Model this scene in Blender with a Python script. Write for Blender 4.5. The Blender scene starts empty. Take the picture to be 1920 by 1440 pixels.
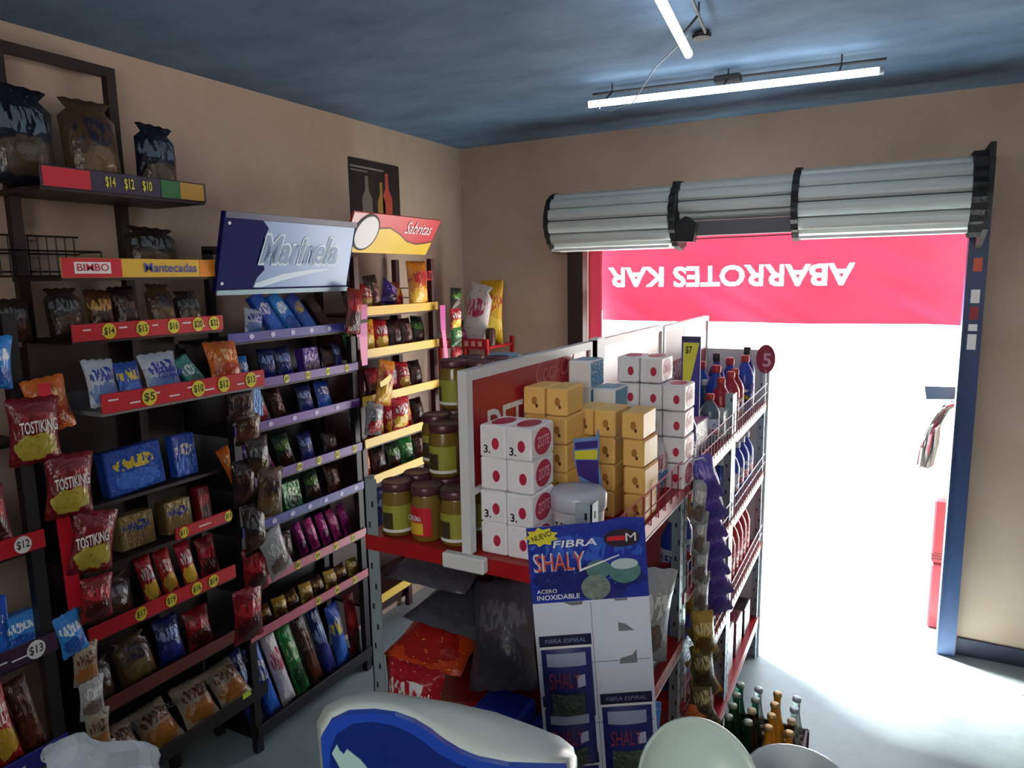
import bpy, math, random
from mathutils import Matrix, Vector, noise as mnoise
R = math.radians
scene = bpy.context.scene
COL = scene.collection

# ------------------------------------------------------------------ camera
def make_camera():
    f_px, pitch, yaw, roll, h = 1320.0, R(8.65), R(-28.3), R(-0.95), 1.85
    fw = Vector((math.sin(yaw)*math.cos(pitch), math.cos(yaw)*math.cos(pitch), -math.sin(pitch)))
    rt = Vector((math.cos(yaw), -math.sin(yaw), 0))
    up = rt.cross(fw)
    rt, up = rt*math.cos(roll)+up*math.sin(roll), up*math.cos(roll)-rt*math.sin(roll)
    cam = bpy.data.cameras.new('camera'); cam.sensor_width = 36; cam.lens = f_px/1920*36
    cam.clip_start = 0.02; cam.clip_end = 200
    o = bpy.data.objects.new('camera', cam); COL.objects.link(o)
    m = Matrix((rt, up, -fw)).transposed().to_4x4(); m.translation = (0, 0, h)
    o.matrix_world = m
    scene.camera = o
make_camera()
# ------------------------------------------------------------------ sky, sun, exposure
w = bpy.data.worlds.new('sky'); scene.world = w; w.use_nodes = True
bg = w.node_tree.nodes['Background']
bg.inputs[0].default_value = (0.80, 0.90, 1.0, 1); bg.inputs[1].default_value = 4.0
sl = bpy.data.lights.new('sun', 'SUN'); sl.energy = 120; sl.angle = R(16); sl.color = (1, 0.98, 0.95)
so = bpy.data.objects.new('sun', sl); COL.objects.link(so)
so.rotation_euler = Vector((0.55, -0.31, -1.0)).to_track_quat('-Z', 'Y').to_euler()
so.location = (-2, 9, 12)
scene.view_settings.view_transform = 'Standard'; scene.view_settings.look = 'None'
scene.view_settings.gamma = 1; scene.view_settings.use_curve_mapping = False
scene.view_settings.exposure = 0.4

# ------------------------------------------------------------------ materials
def lin(c):
    if isinstance(c, str):
        c = [int(c[i:i+2], 16)/255 for i in (0, 2, 4)]
        c = [x/12.92 if x <= .04045 else ((x+.055)/1.055)**2.4 for x in c]
    return (c[0], c[1], c[2], 1)
MATS = {}
def mat(name, col, rough=.5, metal=0, emit=0, bump=0, bscale=40, spec=.5, trans=0, var=0, vscale=3, alpha=1):
    if name in MATS: return MATS[name]
    m = bpy.data.materials.new(name); m.use_nodes = True; MATS[name] = m
    nt = m.node_tree; b = nt.nodes['Principled BSDF']
    b.inputs['Base Color'].default_value = lin(col); b.inputs['Roughness'].default_value = rough
    b.inputs['Metallic'].default_value = metal; b.inputs['Specular IOR Level'].default_value = spec
    b.inputs['Transmission Weight'].default_value = trans
    if emit:
        b.inputs['Emission Color'].default_value = lin(col); b.inputs['Emission Strength'].default_value = emit
    if var or bump:
        tc = nt.nodes.new('ShaderNodeTexCoord')
    if var:
        n = nt.nodes.new('ShaderNodeTexNoise'); n.inputs['Scale'].default_value = vscale; n.inputs['Detail'].default_value = 6
        nt.links.new(tc.outputs['Object'], n.inputs['Vector'])
        mx = nt.nodes.new('ShaderNodeMix'); mx.data_type = 'RGBA'
        c = lin(col)
        mx.inputs[6].default_value = tuple(x*(1-var) for x in c[:3])+(1,)
        mx.inputs[7].default_value = tuple(min(1, x*(1+var)) for x in c[:3])+(1,)
        nt.links.new(n.outputs[0], mx.inputs[0]); nt.links.new(mx.outputs[2], b.inputs['Base Color'])
    if bump:
        n2 = nt.nodes.new('ShaderNodeTexNoise'); n2.inputs['Scale'].default_value = bscale; n2.inputs['Detail'].default_value = 4
        nt.links.new(tc.outputs['Object'], n2.inputs['Vector'])
        bp = nt.nodes.new('ShaderNodeBump'); bp.inputs['Strength'].default_value = bump; bp.inputs['Distance'].default_value = .01
        nt.links.new(n2.outputs[0], bp.inputs['Height']); nt.links.new(bp.outputs[0], b.inputs['Normal'])
    return m
def pm(base, logo, pic, seed=0, rough=.28, scale=3.0, clear=False):
    """printed plastic film: base colour, an irregular logo patch, a picture patch low down, crinkles"""
    key = f'print_{base}_{logo}_{pic}_{seed}'
    if key in MATS: return MATS[key]
    m = bpy.data.materials.new(key); m.use_nodes = True; MATS[key] = m
    nt = m.node_tree; L = nt.links.new; b = nt.nodes['Principled BSDF']
    b.inputs['Roughness'].default_value = rough
    tc = nt.nodes.new('ShaderNodeTexCoord'); mp = nt.nodes.new('ShaderNodeMapping')
    mp.inputs['Location'].default_value = (seed*1.7, seed*.9, seed*2.3)
    L(tc.outputs['Generated'], mp.inputs[0])
    no = nt.nodes.new('ShaderNodeTexNoise'); no.inputs['Scale'].default_value = scale*1.6; no.inputs['Detail'].default_value = 3
    L(mp.outputs[0], no.inputs[0])
    sep = nt.nodes.new('ShaderNodeSeparateXYZ'); L(tc.outputs['Generated'], sep.inputs[0])
    def mth(op, a, bb):
        k = nt.nodes.new('ShaderNodeMath'); k.operation = op
        for i, v in enumerate((a, bb)):
            if isinstance(v, (int, float)): k.inputs[i].default_value = v
            elif v is not None: L(v, k.inputs[i])
        return k.outputs[0]
    def ell(cx, cz, rx, rz):
        dx = mth('DIVIDE', mth('SUBTRACT', sep.outputs[0], cx), rx); dz = mth('DIVIDE', mth('SUBTRACT', sep.outputs[2], cz), rz)
        d = mth('ADD', mth('MULTIPLY', dx, dx), mth('MULTIPLY', dz, dz))
        return mth('LESS_THAN', mth('ADD', d, mth('MULTIPLY', mth('SUBTRACT', no.outputs[0], .5), 2.2)), 1.0)
    def mix(f, a, c):
        x = nt.nodes.new('ShaderNodeMix'); x.data_type = 'RGBA'; L(f, x.inputs[0])
        for i, v in ((6, a), (7, c)):
            if hasattr(v, 'links'): L(v, x.inputs[i])
            else: x.inputs[i].default_value = v
        return x.outputs[2]
    c = mix(ell(.5, .27, .42, .2), lin(base), lin(pic))
    mp2 = nt.nodes.new('ShaderNodeMapping'); mp2.inputs['Scale'].default_value = (15, 1, 5); mp2.inputs['Location'].default_value = (seed*3.1, 0, seed*1.3); L(tc.outputs['Generated'], mp2.inputs[0])
    nl = nt.nodes.new('ShaderNodeTexNoise'); nl.inputs['Scale'].default_value = 1.0; nl.inputs['Detail'].default_value = 1; L(mp2.outputs[0], nl.inputs[0])
    c = mix(mth('MULTIPLY', ell(.5, .64, .42, .14), mth('GREATER_THAN', nl.outputs[0], .47)), c, lin(logo))
    no3 = nt.nodes.new('ShaderNodeTexNoise'); no3.inputs['Scale'].default_value = 22; L(mp.outputs[0], no3.inputs[0])
    c = mix(mth('GREATER_THAN', no3.outputs[0], .69), c, lin(logo))
    L(c, b.inputs['Base Color'])
    n2 = nt.nodes.new('ShaderNodeTexNoise'); n2.inputs['Scale'].default_value = 7; n2.inputs['Detail'].default_value = 3; L(mp.outputs[0], n2.inputs[0])
    bp = nt.nodes.new('ShaderNodeBump'); bp.inputs['Strength'].default_value = .5; bp.inputs['Distance'].default_value = .012
    L(n2.outputs[0], bp.inputs['Height']); L(bp.outputs[0], b.inputs['Normal'])
    return m

def surf(name, stops, scale, stretch=(1, 1, 1), rough=.8, bump=.2, spots=0, spec=.3):
    m = bpy.data.materials.new(name); m.use_nodes = True; nt = m.node_tree; L = nt.links.new; b = nt.nodes['Principled BSDF']
    b.inputs['Roughness'].default_value = rough; b.inputs['Specular IOR Level'].default_value = spec
    tc = nt.nodes.new('ShaderNodeTexCoord'); mp = nt.nodes.new('ShaderNodeMapping'); mp.inputs['Scale'].default_value = stretch
    L(tc.outputs['Object'], mp.inputs[0])
    n = nt.nodes.new('ShaderNodeTexNoise'); n.inputs['Scale'].default_value = scale; n.inputs['Detail'].default_value = 8; n.inputs['Roughness'].default_value = .65
    L(mp.outputs[0], n.inputs[0])
    cr = nt.nodes.new('ShaderNodeValToRGB'); L(n.outputs[0], cr.inputs[0])
    el = cr.color_ramp.elements; el[0].position = .3; el[1].position = .7
    el[0].color = lin(stops[0]); el[1].color = lin(stops[-1])
    for i, s in enumerate(stops[1:-1]):
        e = el.new(.3+.4*(i+1)/(len(stops)-1)); e.color = lin(s)
    out = cr.outputs[0]
    if spots:
        v = nt.nodes.new('ShaderNodeTexVoronoi'); v.inputs['Scale'].default_value = spots; L(tc.outputs['Object'], v.inputs[0])
        k = nt.nodes.new('ShaderNodeMath'); k.operation = 'LESS_THAN'; k.inputs[1].default_value = .07; L(v.outputs['Distance'], k.inputs[0])
        x = nt.nodes.new('ShaderNodeMix'); x.data_type = 'RGBA'; L(k.outputs[0], x.inputs[0]); L(out, x.inputs[6]); x.inputs[7].default_value = lin('6a6258')
        out = x.outputs[2]
    L(out, b.inputs['Base Color'])
    bp = nt.nodes.new('ShaderNodeBump'); bp.inputs['Strength'].default_value = bump; bp.inputs['Distance'].default_value = .02
    L(n.outputs[0], bp.inputs['Height']); L(bp.outputs[0], b.inputs['Normal'])
    MATS[name] = m; return m
def cloth_mat(name, col, tr):
    m = bpy.data.materials.new(name); m.use_nodes = True; nt = m.node_tree; L = nt.links.new; b = nt.nodes['Principled BSDF']
    b.inputs['Base Color'].default_value = lin(col); b.inputs['Roughness'].default_value = .45
    t = nt.nodes.new('ShaderNodeBsdfTranslucent'); t.inputs[0].default_value = lin(col)
    mx = nt.nodes.new('ShaderNodeMixShader'); mx.inputs[0].default_value = tr
    L(b.outputs[0], mx.inputs[1]); L(t.outputs[0], mx.inputs[2]); L(mx.outputs[0], nt.nodes['Material Output'].inputs[0])
    MATS[name] = m; return m
def film_mat(name, col, op):
    """thin clear plastic film"""
    m = bpy.data.materials.new(name); m.use_nodes = True; nt = m.node_tree; L = nt.links.new; b = nt.nodes['Principled BSDF']
    b.inputs['Base Color'].default_value = lin(col); b.inputs['Roughness'].default_value = .15
    t = nt.nodes.new('ShaderNodeBsdfTransparent'); mx = nt.nodes.new('ShaderNodeMixShader'); mx.inputs[0].default_value = op
    L(t.outputs[0], mx.inputs[1]); L(b.outputs[0], mx.inputs[2]); L(mx.outputs[0], nt.nodes['Material Output'].inputs[0])
    MATS[name] = m; return m

WALL = surf('wall_paint', ['b09a88', 'bba593', 'c3ae9e'], 2.2, rough=.75, bump=.06, spots=1.1)
CEIL = surf('ceiling_plaster', ['4a6078', '5a718a', '698098'], 2.6, (1, 1.8, 1), rough=.85, bump=.2)
FLOOR = surf('floor_concrete', ['7d8e8e', '93a4a5', 'a1b3b4'], 2.5, rough=.42, bump=.08, spots=1.6, spec=.5)
STREET = surf('street_concrete', ['5c5a56', '66645f', '706d68'], 1.2, rough=.9, bump=.2)
ROAD = surf('road_asphalt', ['7e7d79', '888783', '92918c'], 2, rough=.9, bump=.2)
FACADE = surf('facade_paint', ['d8d4c8', 'e2dfd5', 'ebe8e0'], 1, rough=.9, bump=.1)
BANNER = cloth_mat('banner_red', 'd03a5a', .058); BANNER_W = cloth_mat('banner_white', 'f8f0f0', .6)
m_black = mat('black_grease', '17181b', .6, bump=.5, bscale=60)
m_dark = mat('dark_metal', '1d1c1e', .5, .2, var=.3, vscale=9)
m_rust = mat('dark_brown_metal', '2b2020', .55, .2, var=.3, vscale=9)
m_slat = mat('shutter_grey_enamel', 'c2cac8', .4, 0, var=.10, vscale=5)
m_blue = mat('jamb_blue_paint', '28406a', .45, var=.35, vscale=7)
m_base = mat('baseboard_blue_paint', '2a3049', .5, var=.3, vscale=8)
m_white = mat('white_enamel', 'd8dbdd', .4); m_galv = mat('galvanised_grey', '9fb0b8', .4, .3, var=.12, vscale=14)
m_red = mat('red_enamel', 'a8151c', .35); m_red2 = mat('red_rail', 'c01f2b', .4); m_yel = mat('yellow_plastic', 'e0b83a', .4)
m_tag = mat('tag_yellow', 'd8cf30', .5); m_ink = mat('black_ink', '0c0c0e', .6); m_wht = mat('white_print', 'e8e8ea', .5)
m_blueprint = mat('blue_print', '1d3fb0', .5); m_orange = mat('orange_print', 'e88a1c', .5); m_redprint = mat('red_print', 'c8152a', .5)
m_wire = mat('white_wire', 'c9ced4', .35, .2); m_blackwire = mat('black_wire', '202024', .5)
m_film = film_mat('clear_film', 'cfd4d8', .35); m_film2 = film_mat('clear_film_thick', 'b9c0c6', .6)

# ------------------------------------------------------------------ mesh helpers
class MB:
    def __init__(s): s.v = []; s.f = []; s.m = []; s.k = 0
    def add(s, vs, fs):
        b = len(s.v); s.v += [tuple(p) for p in vs]
        for f in fs: s.f.append([b+i for i in f]); s.m.append(s.k)
        return s
    def box(s, x0, x1, y0, y1, z0, z1):
        vs = [(x, y, z) for z in (z0, z1) for y in (y0, y1) for x in (x0, x1)]
        return s.add(vs, [(0, 2, 3, 1), (4, 5, 7, 6), (0, 1, 5, 4), (2, 6, 7, 3), (0, 4, 6, 2), (1, 3, 7, 5)])
    def bbox(s, x0, x1, y0, y1, z0, z1, b):
        """box with chamfered edges"""
        c = [(x0, x1), (y0, y1), (z0, z1)]; cx = [(a+d)/2 for a, d in c]; h = [(d-a)/2 for a, d in c]
        vs = []; idx = {}
        for sx in (-1, 1):
            for sy in (-1, 1):
                for sz in (-1, 1):
                    for ax in range(3):
                        p = [sx*h[0], sy*h[1], sz*h[2]]
                        for j in range(3):
                            if j != ax: p[j] -= (sx, sy, sz)[j]*b
                        idx[(sx, sy, sz, ax)] = len(vs); vs.append((cx[0]+p[0], cx[1]+p[1], cx[2]+p[2]))
        fs = []
        for ax in range(3):
            j, k = (ax+1) % 3, (ax+2) % 3
            for sg in (-1, 1):
                loop = []
                for a, d in ((-1, -1), (1, -1), (1, 1), (-1, 1)):
                    t = [0, 0, 0]; t[ax] = sg; t[j] = a; t[k] = d; loop.append(idx[(*t, ax)])
                fs.append(loop if sg > 0 else loop[::-1])
            for a in (-1, 1):
                for d in (-1, 1):
                    t1 = [0, 0, 0]; t2 = [0, 0, 0]
                    t1[ax] = -1; t2[ax] = 1; t1[j] = t2[j] = a; t1[k] = t2[k] = d
                    q = [idx[(*t1, j)], idx[(*t2, j)], idx[(*t2, k)], idx[(*t1, k)]]
                    fs.append(q if a*d > 0 else q[::-1])
        for sx in (-1, 1):
            for sy in (-1, 1):
                for sz in (-1, 1):
                    t = [idx[(sx, sy, sz, a)] for a in range(3)]
                    fs.append(t if sx*sy*sz > 0 else t[::-1])
        return s.add(vs, fs)
    def lathe(s, prof, n=20, c=(0, 0, 0), sq=1.0):
        vs = []; fs = []
        for r, z in prof:
            for i in range(n):
                a = 2*math.pi*i/n; vs.append((c[0]+r*math.cos(a), c[1]+r*math.sin(a)*sq, c[2]+z))
        for j in range(len(prof)-1):
            for i in range(n):
                k = (i+1) % n; fs.append((j*n+i, j*n+k, (j+1)*n+k, (j+1)*n+i))
        fs.append(list(range(n))[::-1]); fs.append([(len(prof)-1)*n+i for i in range(n)])
        return s.add(vs, fs)
    def tube(s, pts, r, n=6):
        pts = [Vector(p) for p in pts]; vs = []; fs = []
        for i, p in enumerate(pts):
            d = (pts[min(i+1, len(pts)-1)]-pts[max(i-1, 0)]).normalized()
            a = d.cross(Vector((0, 0, 1)) if abs(d.z) < .9 else Vector((1, 0, 0))).normalized(); b = d.cross(a)
            for k in range(n):
                t = 2*math.pi*k/n; vs.append(p+(a*math.cos(t)+b*math.sin(t))*r)
        for i in range(len(pts)-1):
            for k in range(n):
                l = (k+1) % n; fs.append((i*n+k, i*n+l, (i+1)*n+l, (i+1)*n+k))
        fs.append(list(range(n))[::-1]); fs.append([(len(pts)-1)*n+k for k in range(n)])
        return s.add(vs, fs)
    def prism(s, poly, fr, d):
        """poly of (a,b) in frame fr=(origin,right,up), extruded d along normal"""
        o, r, u = [Vector(q) for q in fr]; nn = r.cross(u).normalized()
        n = len(poly); vs = [o+r*a+u*b for a, b in poly]+[o+r*a+u*b+nn*d for a, b in poly]
        fs = [list(range(n))[::-1], [n+i for i in range(n)]]+[(i, (i+1) % n, n+(i+1) % n, n+i) for i in range(n)]
        return s.add(vs, fs)
    def mesh(s, name, mats, smooth=False):
        me = bpy.data.meshes.new(name); me.from_pydata(s.v, [], s.f); me.update()
        for q in (mats if isinstance(mats, (list, tuple)) else [mats]): me.materials.append(q)
        if any(s.m): me.polygons.foreach_set('material_index', s.m)
        if smooth: me.polygons.foreach_set('use_smooth', [True]*len(me.polygons))
        return me
def ellipse(rx, ry, n=20, cx=0, cy=0): return [(cx+rx*math.cos(2*math.pi*i/n), cy+ry*math.sin(2*math.pi*i/n)) for i in range(n)]
def wm(o):
    m = o.matrix_basis.copy()
    return (wm(o.parent) @ o.matrix_parent_inverse @ m) if o.parent else m
def link(name, data, parent=None, world=True):
    o = bpy.data.objects.new(name, data); COL.objects.link(o)
    if parent:
        o.parent = parent
        if world: o.matrix_parent_inverse = wm(parent).inverted()
    return o
def mk(name, mb, m, parent=None, smooth=False, world=True): return link(name, mb.mesh(name, m, smooth), parent, world)
def tag(o, label, cat, group=None):
    o['label'] = label; o['category'] = cat
    if group: o['group'] = group
    return o
def thing(name, label, cat, loc=(0, 0, 0), group=None, rz=0):
    o = bpy.data.objects.new(name, None); COL.objects.link(o); o.empty_display_size = .05
    o.location = loc; o.rotation_euler = (0, 0, rz); return tag(o, label, cat, group)
def struct(name, mb, m, label=None):
    o = mk(name, mb, m); o['kind'] = 'structure'; o['label'] = label or name.replace('_', ' '); return o
def dup(root, loc, rot=None, label=None, group=None):
    r = root.copy(); COL.objects.link(r); r.location = loc
    if rot: r.rotation_euler = rot
    if label: r['label'] = label
    if group: r['group'] = group
    for ch in root.children:
        c = ch.copy(); COL.objects.link(c); c.parent = r
        for g in ch.children:
            d = g.copy(); COL.objects.link(d); d.parent = c
    return r
# text: every string is turned into one flat mesh, 1 unit high capitals, centred
TXT = {}
def prepare_text(strings):
    obs = []
    for s, off, sh, *alias in strings:
        cu = bpy.data.curves.new('lettering', 'FONT'); cu.body = s; cu.align_x = 'CENTER'; cu.align_y = 'CENTER'
        cu.offset = off; cu.shear = sh; cu.resolution_u = 3; cu.extrude = .004; cu.size = 1.4
        o = bpy.data.objects.new('lettering', cu); COL.objects.link(o); obs.append((alias[0] if alias else s, o))
    bpy.context.view_layer.update(); dg = bpy.context.evaluated_depsgraph_get()
    for s, o in obs:
        TXT[s] = bpy.data.meshes.new_from_object(o.evaluated_get(dg))
    for s, o in obs:
        cu = o.data; bpy.data.objects.remove(o); bpy.data.curves.remove(cu)
def text(s, pos, right, up, h, m, parent, name='lettering', wid=None, world=True):
    me = TXT[s]
    key = s+'|'+m.name
    if key not in TXT:
        c = me.copy(); c.materials.clear(); c.materials.append(m); TXT[key] = c
    me = TXT[key]
    o = bpy.data.objects.new(name, me); COL.objects.link(o)
    r = Vector(right).normalized(); u = Vector(up); u = (u-r*u.dot(r)).normalized(); n = r.cross(u)
    xs = [v.co.x for v in me.vertices]; tw = max(xs)-min(xs)
    sx = h if wid is None else wid/tw
    M = Matrix(((r.x*sx, u.x*h, n.x*h, pos[0]), (r.y*sx, u.y*h, n.y*h, pos[1]), (r.z*sx, u.z*h, n.z*h, pos[2]), (0, 0, 0, 1)))
    if parent:
        o.parent = parent
        if world: o.matrix_parent_inverse = wm(parent).inverted()
    o.matrix_basis = M
    return o
PRICES = ['14', '15', '16', '20', '32', '5', '10', '12', '13', '17', '18', '19', '11', '7', '8', '9', '6']
prepare_text([(('$'+p), .02, 0) for p in PRICES] + [('ABARROTES KAR', .03, 0), ('DETERGENTES', .02, 0), ('ABARROTES', .02, 0), ('Coca-Cola', .0, .3),
    ('BIMBO', .01, 0), ('Mantecadas', .01, 0), ('Marinela', .02, .25), ('Marinela', .10, .25, 'Marinela_outline'), ('Sabritas', .0, .2), ('ZOTE', .03, 0), ('NUEVO', .02, 0), ('FIBRA', .02, .15),
    ('SHALY', .0, 0), ('M', .0, 0), ('ACERO', .01, 0), ('INOXIDABLE', .02, 0), ('FIBRA ESPIRAL', .0, .15), ('CREMA', .02, 0), ('TOSTIKING', .02, 0),
    ('5', .03, 0), ('3.', .03, 0), ('Doraditas', .02, .1), ('Panque', .02, .1), ('ROLES', .02, 0), ('7 50', .03, 0), ('HOTNUTS', .01, 0), ('$', .0, 0)])
ORD = ['first', 'second', 'third', 'fourth', 'fifth', 'sixth', 'seventh', 'eighth', 'ninth', 'tenth', 'eleventh', 'twelfth']
X, Y, Z = Vector((1, 0, 0)), Vector((0, 1, 0)), Vector((0, 0, 1))

# ================================================================== the room
XL, XR, YB, YF, ZC = -2.40, 1.75, 3.83, -1.45, 2.635
DX0, DX1, DZ = -1.60, 0.335, 2.18
struct('floor', MB().box(XL-.1, XR+.1, YF-.1, YB+.17, -.08, 0), FLOOR, 'pale grey concrete shop floor')
struct('ceiling', MB().box(XL-.1, XR+.1, YF-.1, YB+.17, ZC, ZC+.12), CEIL, 'blue-grey plastered ceiling')
struct('wall_left', MB().box(XL-.1, XL, YF-.1, YB+.17, 0, ZC), WALL, 'beige wall behind the snack racks')
struct('wall_right', MB().box(XR, XR+.1, YF-.1, YB+.17, 0, ZC), WALL, 'beige wall on the right')
b = MB(); b.box(XL, -.35, YF-.1, YF, 0, ZC); b.box(.85, XR, YF-.1, YF, 0, ZC); b.box(-.35, .85, YF-.1, YF, 2.5, ZC); b.box(-.35, .85, YF-.1, YF, 0, 1.85)  # high opening added in the unseen wall to light the shelf fronts
struct('wall_front', b, WALL, 'beige wall behind the counter with a high opening added for light')
struct('ground_added', MB().box(-6, 6, -5.0, YF-.1, -.1, -.02), STREET, 'unseen concrete ground added outside the light opening')  # unseen ground, added along with the light opening
struct('wall_bounce', MB().box(-6, 6, -5.2, -5.0, -.1, 4.6), surf('bounce_whitewash', ['cfccc4', 'd8d5ce', 'e0ddd6'], 1.5, rough=.9), 'unseen white wall added to bounce light into the opening')  # tall pale wall added out of view as a sunlit reflector
b = MB(); b.box(XL, DX0, YB, YB+.16, 0, ZC); b.box(DX1, XR, YB, YB+.16, 0, ZC); b.box(DX0, DX1, YB, YB+.16, DZ, ZC)
struct('wall_back', b, WALL, 'beige wall around the shop doorway')
struct('baseboard_back', MB().box(.375, XR, YB-.012, YB, 0, .085), m_base, 'dark blue painted baseboard beside the doorway')
# guide rails of the shutter = jambs of the doorway
j = struct('trim_1', MB().box(.295, .365, YB-.05, YB+.02, 0, 2.33).box(.288, .296, YB-.055, YB+.03, 0, 2.0), m_blue, 'dark blue shutter guide rail on the right of the doorway')
for nm, z0, z1, m_ in (('sticker', 1.84, 1.90, mat('orange_sticker', 'c8553a', .5)), ('sticker', 1.70, 1.76, m_wht), ('sticker', 1.625, 1.685, mat('maroon_sticker', '8a2436', .5)), ('sticker', 1.575, 1.605, m_wht), ('sticker', 1.49, 1.56, m_wht)):
    mk(nm, MB().box(.312, .346, YB-.053, YB-.050, z0, z1), m_, j)
struct('trim_2', MB().box(-1.66, -1.565, YB-.05, YB+.02, 0, 2.2), m_rust, 'dark brown shutter guide rail on the left of the doorway')
# ---------------- outside
st = struct('ground', MB().box(-30, 30, YB+.17, 6.2, -.14, -.02), STREET, 'bright sunlit pavement outside the door')
struct('road', MB().box(-30, 30, 6.2, 45, -.3, -.02), ROAD, 'sunlit road beyond the pavement')
# ---------------- roller shutter
sh = thing('roller_shutter', 'rolled-up grey metal shutter above the doorway', 'shutter', (-.65, 3.62, 2.14))
def roll(x0, x1, cy, cz, rad, n):
    L_ = x1-x0; a = 2*math.pi/n
    prof = []
    for i in range(7):
        t = -a*.46+a*.92*i/6
        rr = rad+.006*math.cos(t/(a*.46)*math.pi/2) - (.010 if i in (0, 6) else 0)
        prof.append((rr*math.cos(t), rr*math.sin(t)))
    inner = [(p[0]*.9, p[1]*.93) for p in prof][::-1]
    poly = prof+inner
    me = MB().prism([(p[0], p[1]) for p in poly], ((0, 0, 0), Vector((0, 1, 0)), Vector((0, 0, 1))), L_).mesh('slat', m_slat)
    for k in range(n):
        o = link('slat', me, sh, True)
        o.matrix_basis = Matrix.Translation((x0, cy, cz)) @ Matrix.Rotation(a*k, 4, 'X')
    mk('drum', MB().prism(ellipse(rad*.86, rad*.86, 24), ((x0+.004, cy, cz), Y, Z), L_-.008), m_dark, sh)
roll(-1.635, -.985, 3.62, 2.138, .152, 13)
roll(-.955, -.425, 3.63, 2.205, .098, 9)
roll(-.395, .262, 3.62, 2.162, .156, 13)
rnd = random.Random(3)
def gear(x, th, cy, cz, rad, jag):
    p = []
    for i in range(40):
        r_ = rad*(1+(jag*rnd.uniform(-.3, 1) if i % 2 else -jag*.5)); t = 2*math.pi*i/40; p.append((r_*math.cos(t), r_*math.sin(t)))
    mk('end_plate', MB().prism(p, ((x, cy, cz), Y, Z), th), m_black, sh)
gear(-1.660, .022, 3.62, 2.138, .160, .03); gear(-.985, .030, 3.62, 2.145, .168, .07); gear(-.425, .030, 3.62, 2.162, .166, .05); gear(.262, .05, 3.62, 2.165, .172, .09)
mk('axle_bar', MB().box(-.95, -.43, 3.54, 3.60, 2.035, 2.105), mat('grey_bar', '5c5b63', .5), sh)
mk('axle_bracket', MB().prism([(-.05, -.03), (.06, -.035), (.075, .05), (.02, .09), (-.04, .05)], ((-.93, 3.50, 2.04), X, Z), -.06), m_black, sh)
mk('side_bracket', MB().prism([(-.17, .18), (.19, .18), (.19, -.22), (.10, -.23), (-.12, -.16), (-.19, -.02)], ((.312, 3.635, 2.17), Y, Z), .02), m_black, sh)
mk('bottom_cable', MB().tube([(-.93, 3.52, 2.018), (-.42, 3.52, 2.022)], .003), m_black, sh)
mk('bottom_bar', MB().box(-1.63, -.99, 3.50, 3.53, 1.982, 1.995), m_wht, sh)
mk('bottom_bar', MB().box(-.39, .26, 3.50, 3.53, 2.0, 2.013), m_wht, sh)
# ---------------- banner in the doorway
def wave_d(x, z, amp, seed): return amp*(mnoise.noise(Vector((x*2.2+z*1.4+seed, z*2.5, seed)))*1.4+.5*mnoise.noise(Vector((x*6+z*9, z*5, seed+4))))
def wavy(x0, x1, z0, z1, y, amp, nx, nz, seed):
    b = MB(); vs = []
    for k in range(nz+1):
        for i in range(nx+1):
            x = x0+(x1-x0)*i/nx; z = z0+(z1-z0)*k/nz
            d = wave_d(x, z, amp, seed)
            vs.append((x, y+d, z+.006*mnoise.noise(Vector((x*3, seed, 0)))))
    fs = [(k*(nx+1)+i, k*(nx+1)+i+1, (k+1)*(nx+1)+i+1, (k+1)*(nx+1)+i) for k in range(nz) for i in range(nx)]
    return b.add(vs, fs)
bn = thing('banner', 'red cloth banner with upside-down white lettering across the doorway', 'banner', (-.62, 4.06, 1.58))
# the lettering is printed on the cloth: faces of the cloth that lie inside a letter get the white material
def inside_letters(string, cx, cz, wid, hgt, x0, z0, dx, dz, nx, nz):
    me = TXT[string]; me.calc_loop_triangles(); xs = [v.co.x for v in me.vertices]; sx = wid/(max(xs)-min(xs)); hit = set()
    P2 = [(cx-v.co.x*sx, cz-v.co.y*hgt) for v in me.vertices]
    for tr in me.loop_triangles:
        a, b_, c = (P2[k] for k in tr.vertices); d = (b_[0]-a[0])*(c[1]-a[1])-(b_[1]-a[1])*(c[0]-a[0])
        if abs(d) < 1e-9: continue
        for k in range(max(0, int((min(a[1], b_[1], c[1])-z0)/dz)-1), min(nz, int((max(a[1], b_[1], c[1])-z0)/dz)+2)):
            for i in range(max(0, int((min(a[0], b_[0], c[0])-x0)/dx)-1), min(nx, int((max(a[0], b_[0], c[0])-x0)/dx)+2)):
                px, pz = x0+(i+.5)*dx, z0+(k+.5)*dz
                u = ((px-a[0])*(c[1]-a[1])-(pz-a[1])*(c[0]-a[0]))/d; v = ((b_[0]-a[0])*(pz-a[1])-(b_[1]-a[1])*(px-a[0]))/d
                if u >= -.001 and v >= -.001 and u+v <= 1.001: hit.add((k, i))
    return hit
nx_, nz_ = 430, 156; bx0, bx1, bz0, bz1 = -1.56, .32, 1.578, 2.26
wv = wavy(bx0, bx1, bz0, bz1, 4.07, .022, nx_, nz_, 1.3)
for k, i in inside_letters('ABARROTES KAR', -.845, 1.842, 1.34, .112, bx0, bz0, (bx1-bx0)/nx_, (bz1-bz0)/nz_, nx_, nz_): wv.m[k*nx_+i] = 1
cl = mk('cloth', wv, [BANNER, BANNER_W], bn, True)
mk('hanging_rod', MB().tube([(-1.60, 4.07, 2.265), (.34, 4.07, 2.265)], .012, 8), m_galv, bn)
for x in (-1.5, .24): mk('rod_bracket', MB().box(x-.01, x+.01, 3.99, 4.07, 2.255, 2.275), m_galv, bn)
rs = mk('red_cloth_strip', wavy(-1.60, -1.515, .25, 2.1, 3.96, .008, 6, 40, 7.7), BANNER, None, True)
rs.modifiers.new('thick', 'SOLIDIFY').thickness = .002
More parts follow.
